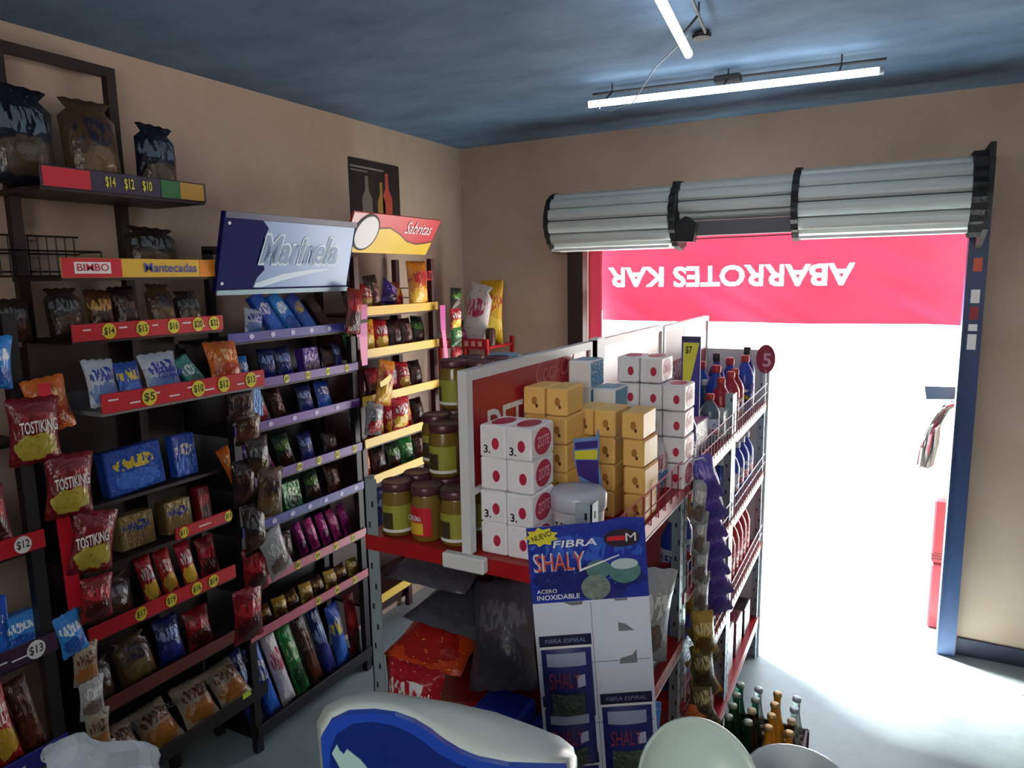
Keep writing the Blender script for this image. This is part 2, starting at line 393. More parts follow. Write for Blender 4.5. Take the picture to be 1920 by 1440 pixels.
tag(rs, 'narrow red cloth strip hanging down the left side of the doorway', 'cloth')
# ---------------- tube lamps
m_tube = mat('lamp_tube', 'f4fbff', .4, emit=10)
def tube_lamp(label, a, c, rail_off, extra):
    a = Vector(a); c = Vector(c); t = thing('tube_lamp', label, 'lamp', (a+c)/2); d = (c-a).normalized()
    mk('tube', MB().tube([a, c], .013, 10), m_tube, t, True)
    for p, q in ((a, -1), (c, 1)): mk('end_cap', MB().tube([p+d*q*.001, p+d*q*.016], .0145, 10), m_galv, t)
    ro = Vector(rail_off)
    mk('rail', MB().tube([a+ro-d*.02, c+ro+d*.02], .005, 6), m_dark, t)
    for s in (.06, .5, .88):
        p = a.lerp(c, s); mk('bracket', MB().tube([p+Vector((0, 0, .010)), p+ro], .004, 5), m_dark, t)
        mk('hanger', MB().tube([p+ro, Vector((p.x+ro.x, p.y+ro.y, ZC))], .003, 5), m_dark, t)
    return t
l2 = tube_lamp('lit tube lamp hung across the ceiling parallel to the doorway', (-1.133, 2.809, 2.54), (-.085, 2.898, 2.54), (0, .09, .06), 0)
mk('choke_box', MB().bbox(-.66, -.56, 2.92, 2.97, 2.585, 2.61, .004), m_dark, l2)
mk('loose_wire', MB().tube([(-1.10, 2.85, 2.56), (-1.06, 2.74, 2.50), (-1.0, 2.70, 2.48), (-.92, 2.72, 2.50), (-.80, 2.60, 2.58), (-.62, 2.37, 2.60)], .0025, 5), m_galv, l2)
l1 = tube_lamp('lit tube lamp running from above the camera toward the doorway', (-.485, 1.17, 2.54), (-.612, 2.348, 2.54), (.05, 0, .06), 0)
l3 = tube_lamp('unseen tube lamp added behind the camera to light the shelves, middle of room', (.42, -1.05, 2.54), (.40, .15, 2.54), (.05, 0, .06), 0)  # added out of view as fill for the shelf fronts
l4 = tube_lamp('unseen tube lamp added behind the camera to light the shelves, by the right wall', (1.15, -1.05, 2.54), (1.12, .15, 2.54), (.05, 0, .06), 0)  # second added fill lamp, also out of view
tag(mk('ceiling_socket', MB().lathe([(.03, 0), (.032, .012), (.02, .02)], 12, (-.60, 2.47, 2.615)), m_black), 'small black cable socket on the ceiling at the lamp end', 'socket')

# ================================================================== bags and packs
BAGS = {}
def bag_mesh(w_, h_, t_, seed, kind='bag'):
    key = (round(w_, 3), round(h_, 3), round(t_, 3), seed % 3, kind)
    if key in BAGS: return BAGS[key]
    nu, nv = 8, 10; b = MB(); front = []; back = []
    for sgn, lst in ((-1, front), (1, back)):
        for k in range(nv+1):
            v = k/nv
            for i in range(nu+1):
                u = -1+2*i/nu
                e = max(0, min(1, (min(v, 1-v)-.05)/.30)); prof = math.sin(e*math.pi/2)**.8*(1-abs(u)**2.6)
                if kind == 'sack': prof = (max(0, 1-(2*v-.8)**2*.7) if v < .86 else .12)*(1-abs(u)**3)
                n_ = mnoise.noise(Vector((u*1.9+seed % 3*7, v*3.1, sgn*2.0)))*.28
                y = sgn*(t_/2*prof*(1+n_)+.0008)
                wv = 1-.10*e*(1 if kind == 'bag' else .3)
                if kind == 'sack' and v > .86: wv *= .55+.35*(v-.86)/.14
                z = h_*v + (.004 if k in (0, nv) and i % 2 else 0)*(1 if k else -1)
                lst.append(len(b.v)); b.v.append((u*w_/2*wv, y, z))
    W = nu+1
    for k in range(nv):
        for i in range(nu):
            a = [k*W+i, k*W+i+1, (k+1)*W+i+1, (k+1)*W+i]
            b.f.append([front[q] for q in a]); b.m.append(0); b.f.append([back[q] for q in a[::-1]]); b.m.append(0)
    edge = [i for i in range(W)]+[k*W+nu for k in range(1, nv+1)]+[nv*W+i for i in range(nu-1, -1, -1)]+[k*W for k in range(nv-1, 0, -1)]
    for q in range(len(edge)):
        p, r_ = edge[q], edge[(q+1) % len(edge)]
        b.f.append([front[r_], front[p], back[p], back[r_]]); b.m.append(0)
    BAGS[key] = b; return b
BMESH = {}
def bag(loc, w_, h_, t_, m, label, group, facing='x', lean=0, roll=0, seed=0, kind='bag', name='snack_bag', cat='snack bag', yaw=0):
    k = (round(w_, 3), round(h_, 3), round(t_, 3), seed % 3, kind, m.name)
    if k not in BMESH: BMESH[k] = bag_mesh(w_, h_, t_, seed, kind).mesh(name, m, True)
    o = bpy.data.objects.new(name, BMESH[k]); COL.objects.link(o)
    base = Matrix.Rotation((math.pi/2 if facing == 'x' else 0)+yaw, 4, 'Z')
    o.matrix_basis = Matrix.Translation(loc) @ base @ Matrix.Rotation(-lean, 4, 'X') @ Matrix.Rotation(roll, 4, 'Y')
    return tag(o, label, cat, group)
def pack_mesh(w_, h_, t_, m, bev=.004): return MB().bbox(-w_/2, w_/2, -t_/2, t_/2, 0, h_, bev).mesh('pack', m)
def shelf_row(z, x, items, where, group, name='snack_bag', cat='snack bag'):
    """items: (y, width, height, thick, material, colour+kind words, lean, roll, shape)"""
    n = len(items); made = []
    for i, it in enumerate(items):
        y, w_, h_, t_, m, words, lean, rl = it[:8]; shape = it[8] if len(it) > 8 else 'bag'
        lab = f'{words}, {ORD[i]} from left, {where}' if n > 1 else f'{words} on {where}'
        dx = it[9] if len(it) > 9 else 0
        nm = 'snack_bag'
        for kw, q in (('box', 'snack_box'), ('pack', 'snack_pack'), ('loaf', 'bread_loaf'), ('bread', 'bread_bag'), ('bar', 'wrapped_bar'), ('stick', 'snack_stick')):
            if kw in words.split(): nm = q
        if shape == 'box':
            o = link(nm, pack_mesh(w_, h_, t_, m)); o.matrix_basis = Matrix.Translation((x+dx, y, z+.001)) @ Matrix.Rotation(math.pi/2, 4, 'Z') @ Matrix.Rotation(-lean, 4, 'X') @ Matrix.Rotation(rl, 4, 'Y')
            made.append(tag(o, lab, 'snack pack', group))
        else:
            made.append(bag((x+dx, y, z+.004+abs(math.sin(rl))*w_/2), w_, h_, t_, m, lab, group, 'x', lean, rl, i+int(z*100), shape, nm, 'bread bag' if nm.startswith('bread') else 'snack bag'))
    return made
# palettes
P = dict(
 bread=pm('4a3824', '1a1f3a', '6a5230', 1), breadnavy=pm('141826', '5f6f80', '463a28', 2), tan=pm('86713f', '24357f', '8f7648', 3), clearbrown=pm('2c231c', '5f686e', '4a3422', 4),
 blue=pm('1f4fb8', 'e8e6d8', '2a6ad0', 1), navy=pm('141c58', '7f9ad0', '2a2f80', 2), bluewhite=pm('b9c4d4', '1d3a9c', '5c7fb8', 3), lightblue=pm('2f86d8', 'e0ecf4', '1c4fa8', 4), blueyellow=pm('2350b0', 'd8c23a', '3a6fd0', 5),
 orange=pm('c8641c', 'e8c28a', 'a83a14', 1), orangered=pm('d0441c', 'f0b83a', 'a81a14', 2), yellow=pm('dba81e', 'b8241c', 'e8c84a', 1), red=pm('b0141c', 'e0d6c8', 'c8a038', 1), redd=pm('7a1018', 'c03038', '3a0c10', 2), redwhite=pm('b8182a', 'dcdcdc', 'e8c040', 3),
 green=pm('1f7a34', 'cfe0b0', '123f1e', 1), darkgreen=pm('14301c', '5a8a30', '3a1c14', 2), teal=pm('1d7a72', 'c8dcd8', '0f4f4c', 1), purple=pm('4a2a8c', 'b8a8d8', '241450', 1), magenta=pm('a01c78', 'e070c0', '5a0c48', 1), pink=pm('c83a86', 'f0a8cc', '8c1c5c', 2),
 brown=pm('3a1c14', '8f7060', '5a2c1c', 1), browngold=pm('4a2c14', 'b89048', '2a160c', 2), grey=pm('6f7276', 'c0c4c8', 'a02c30', 1), hot=pm('c87a1c', 'a81a2a', 'e8b43a', 7, scale=4), roles=pm('8f8570', '5a3014', '96602a', 3), dark=pm('20141a', '5a3a2c', '3a1c1c', 3), whitepink=pm('cfc6c8', 'b83a5c', 'd8dade', 3), rednut=pm('6e0f18', '8a1820', 'a89a38', 9),
 gold=pm('b8963a', 'f0e0a0', '6a4a18', 2), olive=pm('6a5c2a', 'cfc48a', '3a2f14', 3), violetfoil=pm('5a4aa8', '8f84d0', '3f2f88', 5), clearwhite=pm('9aa0a2', 'd8dcdc', '6a5c54', 6), detergent=pm('d6d2da', 'b83058', '2f7ab8', 8), ricegrey=pm('4c4c58', '6c6c78', '3c3c46', 4))

# ================================================================== racks along the left wall
def rack(label, y0, y1, xb, xf0, shelves, posts, ztop, pm_, name='snack_rack', back=None):
    t = thing(name, label, 'rack', ((xb+xf0)/2, (y0+y1)/2, 0))
    for x, y in posts: mk('upright', MB().box(x-.014, x+.014, y-.016, y+.016, 0, ztop), pm_, t)
    if back: mk('back_panel', MB().box(xb-.008, xb, y0, y1, .05, back), pm_, t)
    for s in shelves:
        z, xf = s['z'], s.get('xf', xf0); a, c = s.get('y', (y0, y1))
        mk('shelf', MB().box(xb+.001, xf-.004, a, c, z-.012, z), s.get('sm', pm_), t)
        if 'rail' not in s: continue
        rh = s.get('rh', .05); ry = s.get('ry', (a, c)); zz = z-.004
        rl = mk('price_rail', MB().bbox(xf-.003, xf+.004, ry[0], ry[1], zz, zz+rh, .0015), s['rail'], t)
        xx = xf+.0048
        for yy, p in s.get('tags', ()):
            mk('price_tag', MB().prism(ellipse(rh*.42, rh*.46, 16), ((xx, yy, zz+rh/2), Y, Z), .0008), s.get('tm', m_tag), rl)
            if p: text('$'+p, (xx+.0014, yy, zz+rh/2), Y, Z, rh*.42, m_ink, rl, 'price_digits', wid=rh*.62)
        pr = MB()
        for yy, dz, l_ in s.get('dash', ()): pr.prism([(0, -.0022), (l_, -.0022), (l_, .0022), (0, .0022)], ((xx, yy, zz+rh*dz), Y, Z), .0006)
        if pr.v: mk('rail_print', pr, m_wht, rl)['kind'] = 'stuff'
        dm = MB()
        for yy in s.get('dots', ()): dm.prism(ellipse(rh*.33, rh*.28, 12), ((xx, yy, zz+rh/2), Y, Z), .0008)
        if dm.v: mk('rail_dots', dm, mat('rail_dot', 'b8b6dc', .5), rl)['kind'] = 'stuff'
    return t
def dashes(a, c, seed, n=9):
    r_ = random.Random(seed); return [(a+(c-a)*(i+.2)/n, .35 if i % 2 else .65, r_.uniform(.02, .035)) for i in range(n)]
# --- bread rack
S = [dict(z=2.125, rail=mat('rail_multi', '2a2340', .45), y=(1.16, 1.70), rh=.06),
     dict(z=1.872, rail=m_yel, y=(1.19, 1.715), rh=.058),
     dict(z=1.685, rail=m_red2, y=(1.20, 1.73), rh=.052, tags=[(1.31, '14'), (1.42, '15'), (1.53, '16'), (1.625, '20'), (1.69, '32')], dash=dashes(1.22, 1.72, 4)),
     dict(z=1.50, xf=-1.885, rail=m_red2, y=(1.135, 1.705), rh=.055, tags=[(1.275, '5'), (1.44, '10'), (1.535, '12'), (1.645, '13')], dash=dashes(1.14, 1.70, 5), sm=mat('shelf_grey', '77797c', .5)),
     dict(z=1.165, xf=-2.15, y=(1.16, 1.72)),
     dict(z=.985, rail=m_red2, rh=.042, y=(1.16, 1.70), ry=(1.47, 1.70), tags=[(1.50, '11'), (1.685, '13')], dash=[(1.56, .5, .05)]),
     dict(z=.765, rail=m_red2, rh=.05, y=(1.15, 1.70), tags=[(1.32, '17'), (1.43, '19'), (1.53, '16'), (1.60, '14')]),
     dict(z=.52, rail=mat('brown_rail', '5a2018', .5), rh=.045, y=(1.14, 1.72)),
     dict(z=.30, xf=-2.02, rail=m_dark, rh=.05, y=(1.14, 1.74))]
ra = rack('dark steel bread rack with red price rails by the left wall', 1.15, 1.72, -2.36, -2.10, S,
          [(-2.335, 1.205), (-2.335, 1.545)], 2.54, m_rust, 'bread_rack', back=1.66)  # back panel added to darken the gaps between shelves
mk('top_bar', MB().box(-2.35, -2.32, .75, 1.56, 2.525, 2.555), m_rust, ra)
for z, y0, y1, m_, s in ((2.151, 1.165, 1.30, m_redprint, None), (2.151, 1.53, 1.60, mat('green_print', '1f6a34', .5), None), (2.151, 1.60, 1.69, mat('mustard_print', 'b89030', .5), None)):
    mk('rail_print', MB().box(-2.0958, -2.0948, y0, y1, z-.028, z+.026), m_, ra)
for yy, p in ((1.36, '14'), (1.42, '12'), (1.48, '10')): text('$'+p, (-2.0935, yy, 2.151), Y, Z, .03, m_tag, ra, 'price_digits', wid=.032)
mk('rail_print', MB().box(-2.0958, -2.0948, 1.19, 1.37, 1.869, 1.925), m_redprint, ra)
mk('rail_print', MB().box(-2.0947, -2.0940, 1.225, 1.335, 1.880, 1.914), m_wht, ra)
text('BIMBO', (-2.0930, 1.28, 1.897), Y, Z, .022, m_redprint, ra, wid=.095)
text('Mantecadas', (-2.0935, 1.54, 1.897), Y, Z, .030, m_blueprint, ra, wid=.19)
mk('rail_print', MB().box(-2.0958, -2.0948, 1.65, 1.71, 1.869, 1.925), m_orange, ra)
wb = thing('wire_basket', 'dark wire basket at the back of the bread rack', 'basket', (-2.27, 1.15, 1.875))
b = MB()
for i in range(19): b.tube([(-2.355, .88+i*.028, 1.874), (-2.355, .88+i*.028, 2.0)], .0022, 4)
for z in (1.89, 1.945, 2.0): b.tube([(-2.355, .87, z), (-2.355, 1.40, z)], .0028, 4)
for z in (1.875, 1.95): b.tube([(-2.355, .87, z), (-2.24, .87, z), (-2.24, 1.40, z), (-2.355, 1.40, z)], .0028, 4)
mk('wire_grid', b, m_dark, wb)['kind'] = 'stuff'
for y in (.87, 1.40): mk('side_wire', MB().tube([(-2.24, y, 1.874), (-2.24, y, 1.95)], .0028, 4), m_dark, wb)
G = 'packs on the bread rack'
shelf_row(2.125, -2.20, [(1.17, .19, .27, .11, P['breadnavy'], 'large navy-topped bread bag', .05, .04, 'sack'), (1.385, .18, .27, .11, P['bread'], 'large bread bag with pale oval label', .05, -.03, 'sack'), (1.595, .15, .235, .10, P['breadnavy'], 'dark bread bag with rounded top', .06, .05, 'sack')], 'top shelf of bread rack', G)
shelf_row(1.872, -2.19, [(1.545, .19, .15, .09, P['clearbrown'], 'slumped dark bread bag', .1, .05, 'sack')], 'the yellow-railed shelf of bread rack', G)
shelf_row(1.685, -2.17, [(1.235, .11, .15, .07, P['clearbrown'], 'clear brown bread bag', .2, 0, 'sack'), (1.34, .09, .14, .06, P['browngold'], 'brown snack bag', .2, .05), (1.43, .09, .15, .06, P['dark'], 'dark snack bag', .2, -.04), (1.55, .10, .155, .07, P['bread'], 'shiny tan bread bag', .2, .03, 'sack'), (1.655, .10, .13, .07, P['clearbrown'], 'greyish bread bag', .2, 0, 'sack')], 'upper red-railed shelf of bread rack', G)
jut = shelf_row(1.50, -1.95, [(1.19, .09, .135, .05, P['bluewhite'], 'silvery blue cake bag', .3, .05), (1.275, .08, .12, .05, P['blueyellow'], 'blue and yellow cake bag', .3, 0), (1.385, .125, .135, .06, P['bluewhite'], 'white cake bag with blue lettering', .3, -.03), (1.51, .06, .13, .03, P['teal'], 'leaning teal and white pack', .3, -.5, 'box'), (1.615, .13, .15, .07, P['orange'], 'orange clear-windowed cookie bag', .3, .03)], 'jutting shelf of bread rack', G)
text('Panque', (-1.932, 1.385, 1.58), Y, Z, .034, m_blueprint, jut[2], wid=.08)
shelf_row(1.165, -2.20, [(1.20, .10, .15, .04, P['blue'], 'blue cookie pack', .1, 0, 'box'), (1.41, .20, .15, .05, P['blueyellow'], 'wide blue pack with yellow patch', .1, -.04, 'box'), (1.60, .09, .15, .04, P['blue'], 'plain blue cookie pack', .1, .0, 'box')], 'recessed shelf of bread rack', G)
shelf_row(.985, -2.17, [(1.215, .11, .13, .05, P['green'], 'green cookie pack', .1, 0, 'box'), (1.37, .12, .115, .06, P['tan'], 'tan toast pack with blue oval', .1, 0, 'box'), (1.525, .10, .115, .06, P['tan'], 'small tan toast pack with blue oval', .1, 0, 'box'), (1.64, .05, .13, .04, P['redd'], 'dark red wafer pack', .1, 0, 'box')], 'half-railed shelf of bread rack', G)
shelf_row(.765, -2.17, [(1.25, .20, .14, .09, P['clearbrown'], 'wide clear bread bag', .2, .03, 'sack'), (1.42, .06, .16, .04, P['redwhite'], 'slim red and white stick bag', .2, -.1), (1.49, .06, .16, .04, P['red'], 'slim red stick bag', .2, -.1), (1.57, .06, .16, .04, P['redwhite'], 'slim pale red stick bag', .2, -.08), (1.65, .08, .15, .05, P['redd'], 'dark red snack bag', .2, 0)], 'lowest red-railed shelf of bread rack', G)
shelf_row(.52, -2.17, [(1.20, .11, .13, .07, P['clearbrown'], 'clear bun bag with blue tie', .25, .05, 'sack'), (1.34, .13, .15, .07, P['bread'], 'bun bag with navy band', .25, -.05, 'sack'), (1.47, .10, .16, .06, P['navy'], 'navy bun bag', .25, 0), (1.59, .11, .14, .06, P['redd'], 'deep red bun bag', .25, 0)], 'brown-railed shelf of bread rack', G)
loafb = dict()
for i, (y, m_) in enumerate(((1.215, P['roles']), (1.355, P['roles']), (1.50, P['roles']), (1.645, P['roles']))):
    o = bag((-2.075, y, .30+.002), .135, .155, .10, m_, f'white and orange roll loaf bag, {ORD[i]} from left in bottom tray of bread rack', 'loaf bags in the bottom tray', 'x', .75, .05*(-1)**i, i, 'bag', 'bread_loaf', 'bread bag')
    q = (-1.985-.055, y, .30+.135)
    text('ROLES', (-2.055+.004, y, .30+.155), Y, Vector((-.68, 0, .73)), .022, m_ink, o, wid=.07)
    if i == 3: mk('price_sticker', MB().prism([(-.018, -.01), (.018, -.01), (.018, .01), (-.018, .01)], ((-1.998, y-.02, .355), Y, Vector((0, 0, 1))), .001), mat('lime_sticker', 'b8d82a', .5), o)

# --- blue-sign rack
RB = mat('rail_blue', '2c2f8c', .4); RP = mat('rail_purple', '5a2a8c', .4); RPK = mat('rail_pink', 'c06a7c', .4)
def yt(a, c, ps): return [(a+(c-a)*(i+.5)/len(ps), p) for i, p in enumerate(ps)]
def dots(a, c, n): return [a+(c-a)*(i+.5)/n for i in range(n)]
S = [dict(z=1.632, rail=RB, rh=.036, dots=dots(1.8, 2.42, 6)), dict(z=1.452, rail=RP, rh=.036, tags=yt(1.95, 2.42, ['9', '12', '10', '16'])), dict(z=1.288, rail=RP, rh=.036, dots=dots(1.85, 2.35, 4)),
     dict(z=1.082, rail=RP, rh=.038, tags=yt(1.88, 2.44, ['17', '10', '12', '15', '13'])), dict(z=.90, rail=RB, rh=.038, dots=dots(1.85, 2.43, 6)), dict(z=.675, rail=RPK, rh=.038, tags=yt(1.95, 2.4, ['8', '9', '7', '10'])),
     dict(z=.475, rail=RPK, rh=.038, tags=yt(2.05, 2.4, ['5', '6', '7'])), dict(z=.07, rail=m_dark, rh=.05)]
rb = rack('dark snack rack with blue and purple price rails', 1.745, 2.44, -2.37, -2.10, S, [(-2.35, 1.765), (-2.35, 2.42), (-2.12, 1.76), (-2.12, 2.425)], 1.60, m_dark, back=1.62)  # dark back panel added here too, to darken the rack
mk('sign_post', MB().box(-2.345, -2.315, 1.86, 1.885, 1.6, 1.97), m_rust, rb); mk('sign_arm', MB().box(-2.345, -2.315, 1.86, 2.05, 1.955, 1.985), m_rust, rb)
G = 'packs on the blue-sign rack'
A_ = 'blue-sign rack'
shelf_row(1.632, -2.17, [(1.93, .09, .10, .05, P['bluewhite'], 'small blue and white snack bag', .2, .2), (2.06, .065, .19, .035, P['blue'], 'long leaning blue pack', .3, -.45, 'box'), (2.15, .065, .19, .035, P['lightblue'], 'long leaning light blue pack', .3, -.45, 'box'), (2.24, .065, .18, .035, P['blueyellow'], 'long leaning blue-orange pack', .3, -.45, 'box'), (2.335, .06, .17, .035, P['dark'], 'long leaning dark pack', .3, -.45, 'box')], f'top shelf of {A_}', G)
shelf_row(1.452, -2.17, [(1.87, .06, .11, .04, P['lightblue'], 'small bright blue bag', .2, 0), (1.99, .085, .125, .05, P['navy'], 'navy cake bag', .2, .05), (2.085, .085, .125, .05, P['navy'], 'navy cake bag with pale swirl', .2, -.05), (2.215, .09, .115, .05, P['purple'], 'purple cake box', .15, 0, 'box'), (2.34, .08, .11, .04, P['dark'], 'dark cake bag', .2, 0), (2.40, .05, .12, .03, P['navy'], 'thin navy cake bag', .2, 0)], f'second shelf of {A_}', G)
shelf_row(1.288, -2.17, [(1.86, .075, .13, .04, P['brown'], 'brown and white cake pack', .25, -.15), (1.95, .075, .13, .04, P['grey'], 'greyish cake pack', .25, -.15), (2.04, .075, .13, .04, P['brown'], 'dark brown cake pack', .25, -.15), (2.19, .09, .12, .04, P['navy'], 'navy cookie bag', .25, 0), (2.30, .09, .12, .04, P['blue'], 'blue cookie bag', .25, 0)], f'third shelf of {A_}', G)
shelf_row(1.082, -2.17, [(1.80, .06, .14, .04, P['orange'], 'orange snack bag', .25, -.25), (1.88, .065, .14, .04, P['purple'], 'purple striped snack bag', .25, -.25), (1.96, .065, .14, .04, P['magenta'], 'magenta striped snack bag', .25, -.25), (2.06, .09, .14, .05, P['darkgreen'], 'dark green snack bag', .25, -.1), (2.18, .08, .12, .04, P['navy'], 'navy snack bag', .25, 0), (2.32, .09, .10, .05, P['dark'], 'dark snack bag', .25, 0)], f'fourth shelf of {A_}', G)
shelf_row(.90, -2.17, [(1.83, .08, .09, .04, P['purple'], 'small purple snack bag', .25, 0), (1.94, .09, .11, .05, P['gold'], 'yellow-green snack box', .2, 0, 'box'), (2.06, .10, .12, .05, P['green'], 'green snack box', .2, 0, 'box'), (2.20, .09, .13, .05, P['darkgreen'], 'dark green bag', .25, 0), (2.33, .09, .13, .05, P['brown'], 'brown snack bag', .25, 0)], f'fifth shelf of {A_}', G)
shelf_row(.675, -2.17, [(1.88, .09, .10, .05, P['orange'], 'orange cake bag', .25, 0), (2.01, .11, .14, .05, P['dark'], 'dark cake bag with pale lettering', .25, .1), (2.12, .05, .14, .04, P['magenta'], 'magenta foil bar', .25, -.12), (2.19, .05, .14, .04, P['pink'], 'bright pink foil bar', .25, -.12), (2.26, .05, .14, .04, P['magenta'], 'deep magenta foil bar', .25, -.12), (2.33, .05, .14, .04, P['pink'], 'pink foil bar', .25, -.12), (2.40, .05, .14, .04, P['magenta'], 'shiny magenta foil bar', .25, -.12)], f'sixth shelf of {A_}', G)
shelf_row(.475, -2.15, [(1.80+.075*i, .07, .075, .055, P['browngold' if i % 2 else 'gold'], ('brown and gold' if i % 2 else 'gold')+' wrapped cookie bag', .35, .1*(-1)**i) for i in range(9)], f'seventh shelf of {A_}', G)
shelf_row(.07, -2.16, [(1.80, .075, .34, .05, P['navy'], 'tall navy bag', .12, -.2), (1.885, .075, .33, .05, P['blue'], 'tall blue bag', .12, -.2), (1.97, .075, .34, .05, P['whitepink'], 'tall white and pink bag', .12, -.2), (2.055, .075, .33, .05, P['green'], 'tall bright green bag', .12, -.2), (2.14, .075, .34, .05, P['brown'], 'tall brown bag', .12, -.2), (2.225, .075, .33, .05, P['navy'], 'tall dark blue bag', .12, -.2), (2.31, .085, .30, .05, P['blueyellow'], 'tall blue and yellow bag', .12, -.1), (2.40, .07, .30, .05, P['redd'], 'tall dark red bag', .12, 0)], f'bottom shelf of {A_}', G)
# header signs
def header(label, ybase, wd, ht, xb, zb, ang):
    t = thing('header_sign', label, 'sign', (xb, ybase, zb)); u = Vector((math.sin(ang), 0, math.cos(ang))); return t, Vector((xb, ybase, zb)), u, Y.cross(u)
s1, o1, u1, n1 = header('blue header sign with white brush lettering above the snack rack', 1.712, .68, .28, -2.10, 1.815, R(16))
mk('panel', MB().prism([(0, 0), (.68, 0), (.672, .282), (0, .282)], (o1-n1*.02, Y, u1), .02), mat('sign_navy', '0e1258', .7, spec=.15), s1)
sb = mat('sign_pale_blue', '7fa0d0', .3, var=.1, vscale=6)
mk('pale_panel', MB().prism([(.16, .012), (.672, .012), (.666, .262), (.17, .262), (.20, .235), (.185, .20), (.215, .16), (.19, .12), (.205, .08), (.175, .05)], (o1, Y, u1), .0015), sb, s1)
mk('frame_strip', MB().prism([(0, -.012), (.68, -.012), (.68, .006), (0, .006)], (o1, Y, u1), .006), mat('sign_frame', '8fb4c4', .4), s1)
mk('frame_strip', MB().prism([(0, .264), (.674, .264), (.674, .286), (0, .286)], (o1, Y, u1), .006), mat('sign_frame_dark', '3a3f62', .4), s1)
mk('swoosh', MB().prism([(.17, .03), (.30, .065), (.45, .082), (.58, .085), (.45, .066), (.30, .038), (.20, .014), (.165, .014)], (o1+n1*.0015, Y, u1), .001), mat('sign_white', 'c4dcec', .4), s1)
text('Marinela_outline', o1+n1*.0030+Y*.375+u1*.152, Y, u1+Y*.06, .105, mat('sign_white', 'c4dcec', .4), s1, wid=.425)
text('Marinela', o1+n1*.0042+Y*.375+u1*.152, Y, u1+Y*.06, .105, mat('sign_lettering_blue', '5f86b4', .4), s1, wid=.405)
for a, c in ((.022, .245), (.02, .03)): mk('screw', MB().prism(ellipse(.006, .006, 10, a, c), (o1, Y, u1), .003), m_wht, s1)
s2, o2, u2, n2 = header('red and yellow header sign with white script lettering', 2.395, .62, .19, -2.115, 1.97, R(30))
W2, H2 = .62, .19
mk('panel', MB().prism([(0, 0), (W2, 0), (W2+.015, H2), (-.02, H2)], (o2-n2*.01, Y, u2), .01), mat('sign_red', 'd02030', .35), s2)
wave = [(0, .0), (W2, .0), (W2+.006, .07), (W2-.05, .06), (W2-.12, .052), (W2-.20, .064), (W2-.28, .10), (W2-.36, .125), (.16, .118), (0, .06)]
mk('wave_edge', MB().prism([(a, c+.007 if i > 1 else c) for i, (a, c) in enumerate(wave)], (o2, Y, u2), .0012), mat('sign_maroon', '5a1a1c', .4), s2)
mk('yellow_wave', MB().prism(wave, (o2+n2*.0012, Y, u2), .0012), mat('sign_yellow', 'e8c020', .35), s2)
mk('pale_corner', MB().prism([(-.014, .13), (.10, .16), (.10, H2-.004), (-.018, H2-.004)], (o2, Y, u2), .002), mat('sign_pinkwhite', 'e0b8b8', .4), s2)
mk('emblem_rim', MB().prism(ellipse(.082, .088, 28, .10, .10), (o2+n2*.0025, Y, u2), .003), m_ink, s2)
mk('emblem_disc', MB().prism(ellipse(.072, .078, 28, .10, .10), (o2+n2*.0055, Y, u2), .002), m_wht, s2)
text('Sabritas', o2+n2*.003+Y*.475+u2*.135, Y, u2, .062, m_wht, s2, wid=.21)
# --- yellow-rail rack
S = [dict(z=1.69, rh=.042), dict(z=1.497, rh=.042), dict(z=1.282, rh=.042), dict(z=1.082, rh=.042), dict(z=.90, rh=.042), dict(z=.62, rh=.042), dict(z=.30, rh=.042)]
for q in S: q['rail'] = m_yel; q['sm'] = mat('rack_maroon', '3a1418', .5)
rc = rack('dark maroon snack rack with yellow shelf rails', 2.46, 3.09, -2.37, -2.10, S, [(-2.35, 2.48), (-2.35, 3.07), (-2.125, 2.475), (-2.125, 3.075)], 1.95, mat('rack_maroon', '3a1418', .5), back=1.69)
mk('wire_guard', MB().tube([(-2.11, 3.085, 1.70), (-2.11, 3.085, 1.80), (-2.35, 3.085, 1.80)], .003, 5).tube([(-2.11, 3.085, 1.75), (-2.35, 3.085, 1.75)], .003, 5), m_dark, rc)
G = 'bags on the yellow-railed rack'; A_ = 'yellow-railed rack'
shelf_row(1.69, -2.18, [(2.52, .11, .15, .06, P['dark'], 'dark snack bag', .15, 0), (2.61, .10, .13, .06, P['red'], 'red snack bag', .2, .15), (2.69, .10, .17, .06, P['brown'], 'brown snack bag', .15, -.1), (2.78, .11, .13, .06, P['purple'], 'purple and yellow snack bag', .25, .5), (2.86, .09, .14, .06, P['orangered'], 'orange-red snack bag', .2, 0)], f'top shelf of {A_}', G)
o = bag((-2.12, 2.955, 1.695), .17, .24, .07, P['hot'], 'large orange nut bag with dark red lettering on yellow-railed rack', G, 'x', .05, 0, 1); text('HOTNUTS', (-2.075, 2.955, 1.86), Y, Z, .05, m_redprint, o, wid=.12)
shelf_row(1.497, -2.17, [(2.50, .09, .15, .06, P['green'], 'green snack bag', .2, 0), (2.60, .11, .16, .06, P['yellow'], 'yellow chip bag', .2, .15), (2.71, .10, .15, .06, P['redwhite'], 'red snack bag', .2, .1), (2.82, .10, .15, .06, P['dark'], 'dark snack bag', .2, 0), (2.92, .10, .15, .06, P['brown'], 'brown snack bag', .2, 0), (3.015, .10, .15, .06, P['darkgreen'], 'dark green snack bag', .2, .1)], f'second shelf of {A_}', G)
